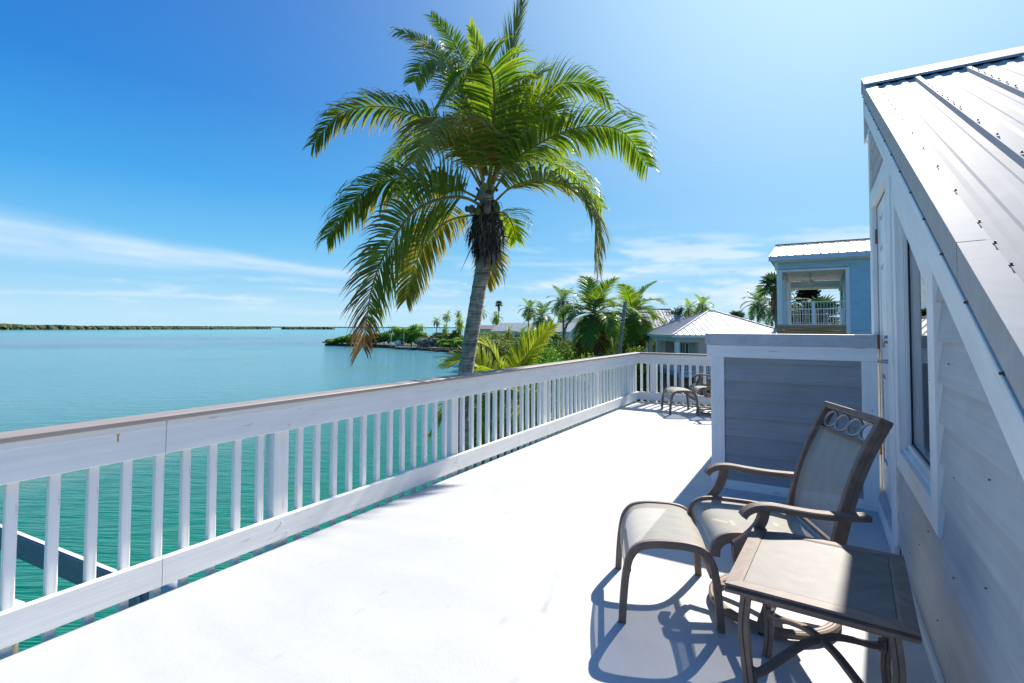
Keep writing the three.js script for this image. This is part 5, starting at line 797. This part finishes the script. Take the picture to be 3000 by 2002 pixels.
{ // peach house: hip roof, corner porch upstairs. Local x runs along its front, -z goes back
  const t = thing('peach_house', 'peach two-storey house with a white hip roof and an upstairs corner porch', 'house', [-8.64, GY, -36.8], .538), ye = .87 - GY, fl = -1.75 - GY;
  const r = new THREE.Group(); r.name = 'roof'; t.add(r);
  hipRoof(r, -.25, 8.6, .25, -8.4, ye + .02, 2.72 - GY, .5, [C2.whiteRoof], std([.50, .49, .49], .6), .42, [0, 0, 0], [0, 3]);
  part(r, 'vent_pipe', new THREE.CylinderGeometry(.06, .09, .35, 8), M.galv, { pos: [1.9, ye + 1.15, -4.6] });
  part(r, 'fascia', box([-.25, ye - .16, .22], [8.6, ye, .25]), M.white2); part(r, 'fascia', box([-.25, ye - .16, -8.4], [-.22, ye, .22]), C2.aqua); part(r, 'soffit', box([-.2, ye - .17, -8.35], [8.55, ye - .16, .2], .002), M.white2);
  part(t, 'porch_beam', box([.02, ye - .5, -.12], [1.62, ye - .171, .0]), C2.beige); part(t, 'porch_beam', box([0, ye - .45, -8.1], [.15, ye - .171, -.121]), C2.aqua);
  part(t, 'wall', box([1.62, fl, -8.1], [8.3, ye - .171, -.02], .01), C2.peach); part(t, 'porch_wall', box([1.56, fl + .02, -7.4], [1.619, ye - .171, -.12], .005), C2.beige); part(t, 'wall', box([.9, fl + .02, -8.1], [1.55, ye - .171, -5.2], .01), C2.beige);
  for (const [z, h] of [[-.1, .30], [-4.6, .22], [-6.6, .22], [-8.0, .22]]) part(t, 'post', box([.02, fl, z - h / 2], [.02 + h, ye - .45, z + h / 2]), M.white2);
  for (const z of [-1.6, -4.2]) { const d = new THREE.Group(); d.name = 'french_door'; t.add(d); for (const q of [0, .75]) { part(d, 'leaf', box([1.52, fl + .03, z - q - .72], [1.558, fl + 2.1, z - q], .004), M.vinyl); part(d, 'pane', box([1.512, fl + .25, z - q - .6], [1.519, fl + 1.98, z - q - .12], .002), C2.glassD); } }
  { const w = new THREE.Group(); w.name = 'window'; t.add(w); part(w, 'frame', box([1.535, fl + .7, -3.4], [1.558, fl + 2.05, -2.9], .004), M.vinyl); part(w, 'pane', box([1.525, fl + .76, -3.34], [1.534, fl + 1.99, -2.96], .002), C2.glassD); }
  part(t, 'porch_floor', box([-.05, fl - .25, -8.1], [8.4, fl, .9], .01), std([.42, .55, .66], .7));
  const rail = (a, b, n, name) => { const q = new THREE.Group(); q.name = name; t.add(q); for (const y of [fl + .12, fl + 1.0]) part(q, 'rail', bar([a[0], y, a[1]], [b[0], y, b[1]], .05, .05), M.white2); const g = box([-.018, fl + .12, -.018], [.018, fl + 1.0, .018], .002); for (let k = 1; k < n; k++) part(q, 'baluster', g, M.white2, { pos: [mix(a[0], b[0], k / n), 0, mix(a[1], b[1], k / n)] }); };
  rail([.1, .84], [8.3, .84], 62, 'porch_railing'); rail([.02, -.2], [.02, -8], 56, 'porch_railing');
  part(t, 'lower_wall', box([1.2, 0, -8.0], [8.3, fl - .251, .3], .01), C2.peach); part(t, 'lower_wall', box([.0, 0, -7.6], [1.19, fl - .251, -4], .01), C2.beige);
  for (const [x, z] of [[.1, .8], [2.8, .8], [5.6, .8], [8.2, .8]]) part(t, 'lower_post', box([x - .14, 0, z - .14], [x + .14, fl - .251, z + .14], .01), C2.peach);
  for (const x of [1.5, 4.4]) { const w = new THREE.Group(); w.name = 'sliding_door'; t.add(w); part(w, 'frame', box([x, .1, .301], [x + 1.7, 2.3, .33], .004), C2.aqua); part(w, 'pane', box([x + .08, .16, .331], [x + .81, 2.22, .338], .002), C2.glassD); part(w, 'pane', box([x + .89, .16, .331], [x + 1.62, 2.22, .338], .002), C2.glassD); }
}
{ // tan roof farther back
  const t = thing('tan_roof_house', 'distant house with a tan standing-seam roof behind the second coconut palm', 'house', [-20.6, GY, -79], .538);
  hipRoof(t, -8, 4.4, 5, -5, 1.2 - GY, 4.3 - GY, 6.5, [C2.tanRoof], std([.36, .33, .30], .7), .5, [0, 0, 0], [0, 1]);
  part(t, 'wall', box([-7.5, 0, -4.5], [3.9, 1.15 - GY, 4.5], .01), C2.beige); for (const x of [-5, -1, 2]) part(t, 'window', box([x, 4.2, 4.5], [x + 1.2, 5.6, 4.54], .01), C2.glassD);
}
{ // long white roof on the other side of the inlet
  const t = thing('white_roof_house', 'distant long low house with a white roof and pale aqua gable', 'house', [-59, GY, -111], -.09), g = new TB(), w = 11, d = 4.2, e = .55 - GY, y = 2.55 - GY;
  part(t, 'wall', box([-w, 0, -d + .3], [w, e, d - .3], .01), C2.aqua);
  const P = (x, yy, z) => V(x, yy, z); for (const s of [-1, 1]) { const q = new TB(); q.quad(P(-w - .5, e - .1, s * d), P(w + .5, e - .1, s * d), P(w + .5, y, 0), P(-w - .5, y, 0)); part(t, 'roof_slope', q.geo(), C2.whiteRoof); for (let k = 1; k < 22; k++) { const x = -w - .5 + k * (2 * w + 1) / 22; part(t, 'roof_seam', bar([x, e - .09, s * d], [x, y + .01, 0], .05, .05, .004), C2.whiteRoof); } }
  for (const x of [-w, w]) g.tri(P(x, e, -d + .3), P(x, e, d - .3), P(x, y - .2, 0)); part(t, 'gable', g.geo(), C2.aqua);
  for (const x of [-8, -4, 0, 4, 8]) { const o = new THREE.Group(); o.name = 'window'; t.add(o); part(o, 'frame', box([x, 3.2, d - .3], [x + 1.4, 4.6, d - .25], .01), M.white2); part(o, 'pane', box([x + .1, 3.3, d - .25], [x + 1.3, 4.5, d - .22], .005), C2.glassD); }
  part(t, 'annex_roof', merge([bar([-15.5, .9 - GY, 3], [-15.5, 1.9 - GY, 0], 8, .08), bar([-15.5, .9 - GY, -3], [-15.5, 1.9 - GY, 0], 8, .08)]), std([.22, .19, .18], .8)); part(t, 'annex_wall', box([-19, 0, -2.7], [-12, .9 - GY, 2.7], .01), C2.beige);
  part(t, 'rear_roof', merge([bar([4.4, 2.2 - GY, -7], [4.4, 3.9 - GY, -10], 6.5, .1), bar([4.4, 2.2 - GY, -13], [4.4, 3.9 - GY, -10], 6.5, .1)]), C2.tanRoof); part(t, 'rear_wall', box([1.4, 0, -12.7], [7.4, 2.2 - GY, -7.3], .01), C2.aqua);
}
// hull lofted from cross-sections; bow at +x
function hull(L, B, D, m) { const tb = new TB(), S = []; for (let i = 0; i <= 12; i++) { const t = i / 12, b = B / 2 * (t < .6 ? 1 : Math.cos((t - .6) / .4 * 1.5)), sh = D * (1 + .25 * t * t), k = D * .25 * Math.pow(t, 3); S.push([[-b, sh], [-b * .92, D * .45 + k], [-b * .5, D * .12 + k], [0, k], [b * .5, D * .12 + k], [b * .92, D * .45 + k], [b, sh], [b * .9, sh], [b * .86, D * .55], [-b * .86, D * .55], [-b * .9, sh]].map(([z, y]) => V(-L / 2 + t * L, y, z))); } for (let i = 0; i < 12; i++) for (let k = 0; k < 11; k++) { const l = (k + 1) % 11; tb.quad(S[i][k], S[i + 1][k], S[i + 1][l], S[i][l]); } for (const r of [S[0]]) for (let k = 1; k < 6; k++) tb.tri(r[0], r[k], r[k + 1]); return tb.geo(); }
{ // white boat on its lift by the dock
  const t = thing('motor_boat', 'small white motor boat hanging on a lift in front of the wooded point', 'boat', [-119.3, -4.55, -126.6], 2.75);
  part(t, 'hull', hull(5.4, 2.0, 1.0), M.pvc); part(t, 'console', box([-.6, .6, -.4], [.3, 1.6, .4], .08), M.pvc); part(t, 'windscreen', box([.1, 1.6, -.38], [.14, 2.0, .38], .01), C2.glassD); part(t, 'outboard_motor', merge([box([-3.1, .4, -.25], [-2.72, 1.35, .25], .08), box([-2.98, -.3, -.07], [-2.82, .4, .07], .03)]), M.black); part(t, 'seat', box([-1.6, .6, -.5], [-1.0, 1.2, .5], .08), M.pvc);
  const l = thing('lift_post', 'pair of white posts of the lift that holds the small white boat', 'boat lift', [-119.3, WY, -126.6]);
  for (const [x, z] of [[-2.3, .9], [2.3, -.2]]) part(l, 'post', moved(new THREE.CylinderGeometry(.11, .11, 5, 10), x, 2.2, z), M.pvc); part(l, 'cross_beam', bar([-2.3, .78, .9], [2.3, .78, -.2], .12, .14), M.pvc);
}
{
  const t = thing('dock', 'low pale concrete dock along the shore of the wooded point', 'dock', [-104, WY, -119.8], .18);
  for (let k = 0; k < 7; k++) part(t, 'slab', box([-8.4 + k * 2.4 + .02, .55, -1], [-6.0 + k * 2.4, .80, 1], .02), std([.52, .49, .45], .9, { map: blotch })); part(t, 'retaining_wall', box([-8.4, -.5, -1.2], [8.4, .54, .7], .02), std([.14, .13, .12], .95));
  for (let k = 0; k < 4; k++) part(t, 'piling', moved(new THREE.CylinderGeometry(.15, .15, 2.2, 10), -7 + k * 4.6, .1, 1.15), trunkM);
  const u = thing('dock', 'short sloping wooden landing right of the concrete dock', 'dock', [-92.5, WY, -116.6], .3); for (let k = 0; k < 9; k++) part(u, 'plank', bar([-2.4 + k * .6, .5 - k * .02, -1], [-2.4 + k * .6, .5 - k * .02, 1], .55, .06), std([.34, .28, .24], .9, { map: brownWood })); part(u, 'frame', bar([-2.7, .42, 0], [2.8, .25, 0], 1.6, .1), trunkM);
}
{ // pontoon boat with canopy ashore
  const t = thing('canopy_boat', 'boat with a pale flat canopy and red side, half hidden behind the young palm', 'boat', [-33.6, GY, -60.3], -.5);
  part(t, 'hull', hull(6.4, 2.3, 1.1).translate(0, 1.2, 0), M.pvc); part(t, 'canopy', box([-2.2, 3.96, -1.15], [2.2, 4.05, 1.15], .03), std([.70, .68, .66], .6)); part(t, 'red_panel', box([.9, 3.1, -1.1], [2.15, 3.9, 1.1], .04), std([.33, .10, .09], .6), { label: 'red side panel' });
  for (const x of [-2, 2]) for (const z of [-1, 1]) part(t, 'canopy_post', bar([x * 1.1, 2.2, z], [x, 3.95, z], .05, .05), M.pvc); part(t, 'arch', sweep(spline([[-2.6, 2.2, -1], [-3.2, 3.2, -.9], [-2.7, 3.9, -.9]], 8), circ(.05, 8), V(0, 0, 1)), M.pvc); part(t, 'trailer', merge([bar([-3, .6, -.8], [3, .6, -.8], .1, .12), bar([-3, .6, .8], [3, .6, .8], .1, .12), bar([-1.5, .6, -.9], [-1.5, .6, .9], .1, .1), moved(new THREE.CylinderGeometry(.35, .35, .2, 14).rotateX(Math.PI / 2), -.6, .35, .95), moved(new THREE.CylinderGeometry(.35, .35, .2, 14).rotateX(Math.PI / 2), -.6, .35, -.95), bar([-2, .6, 0], [-2, 1.4, 0], .2, .2, .01, V(1, 0, 0)), bar([1.5, .6, 0], [1.5, 1.4, 0], .2, .2, .01, V(1, 0, 0))]), M.bronzeDark);
}
renderer.render(scene, camera);
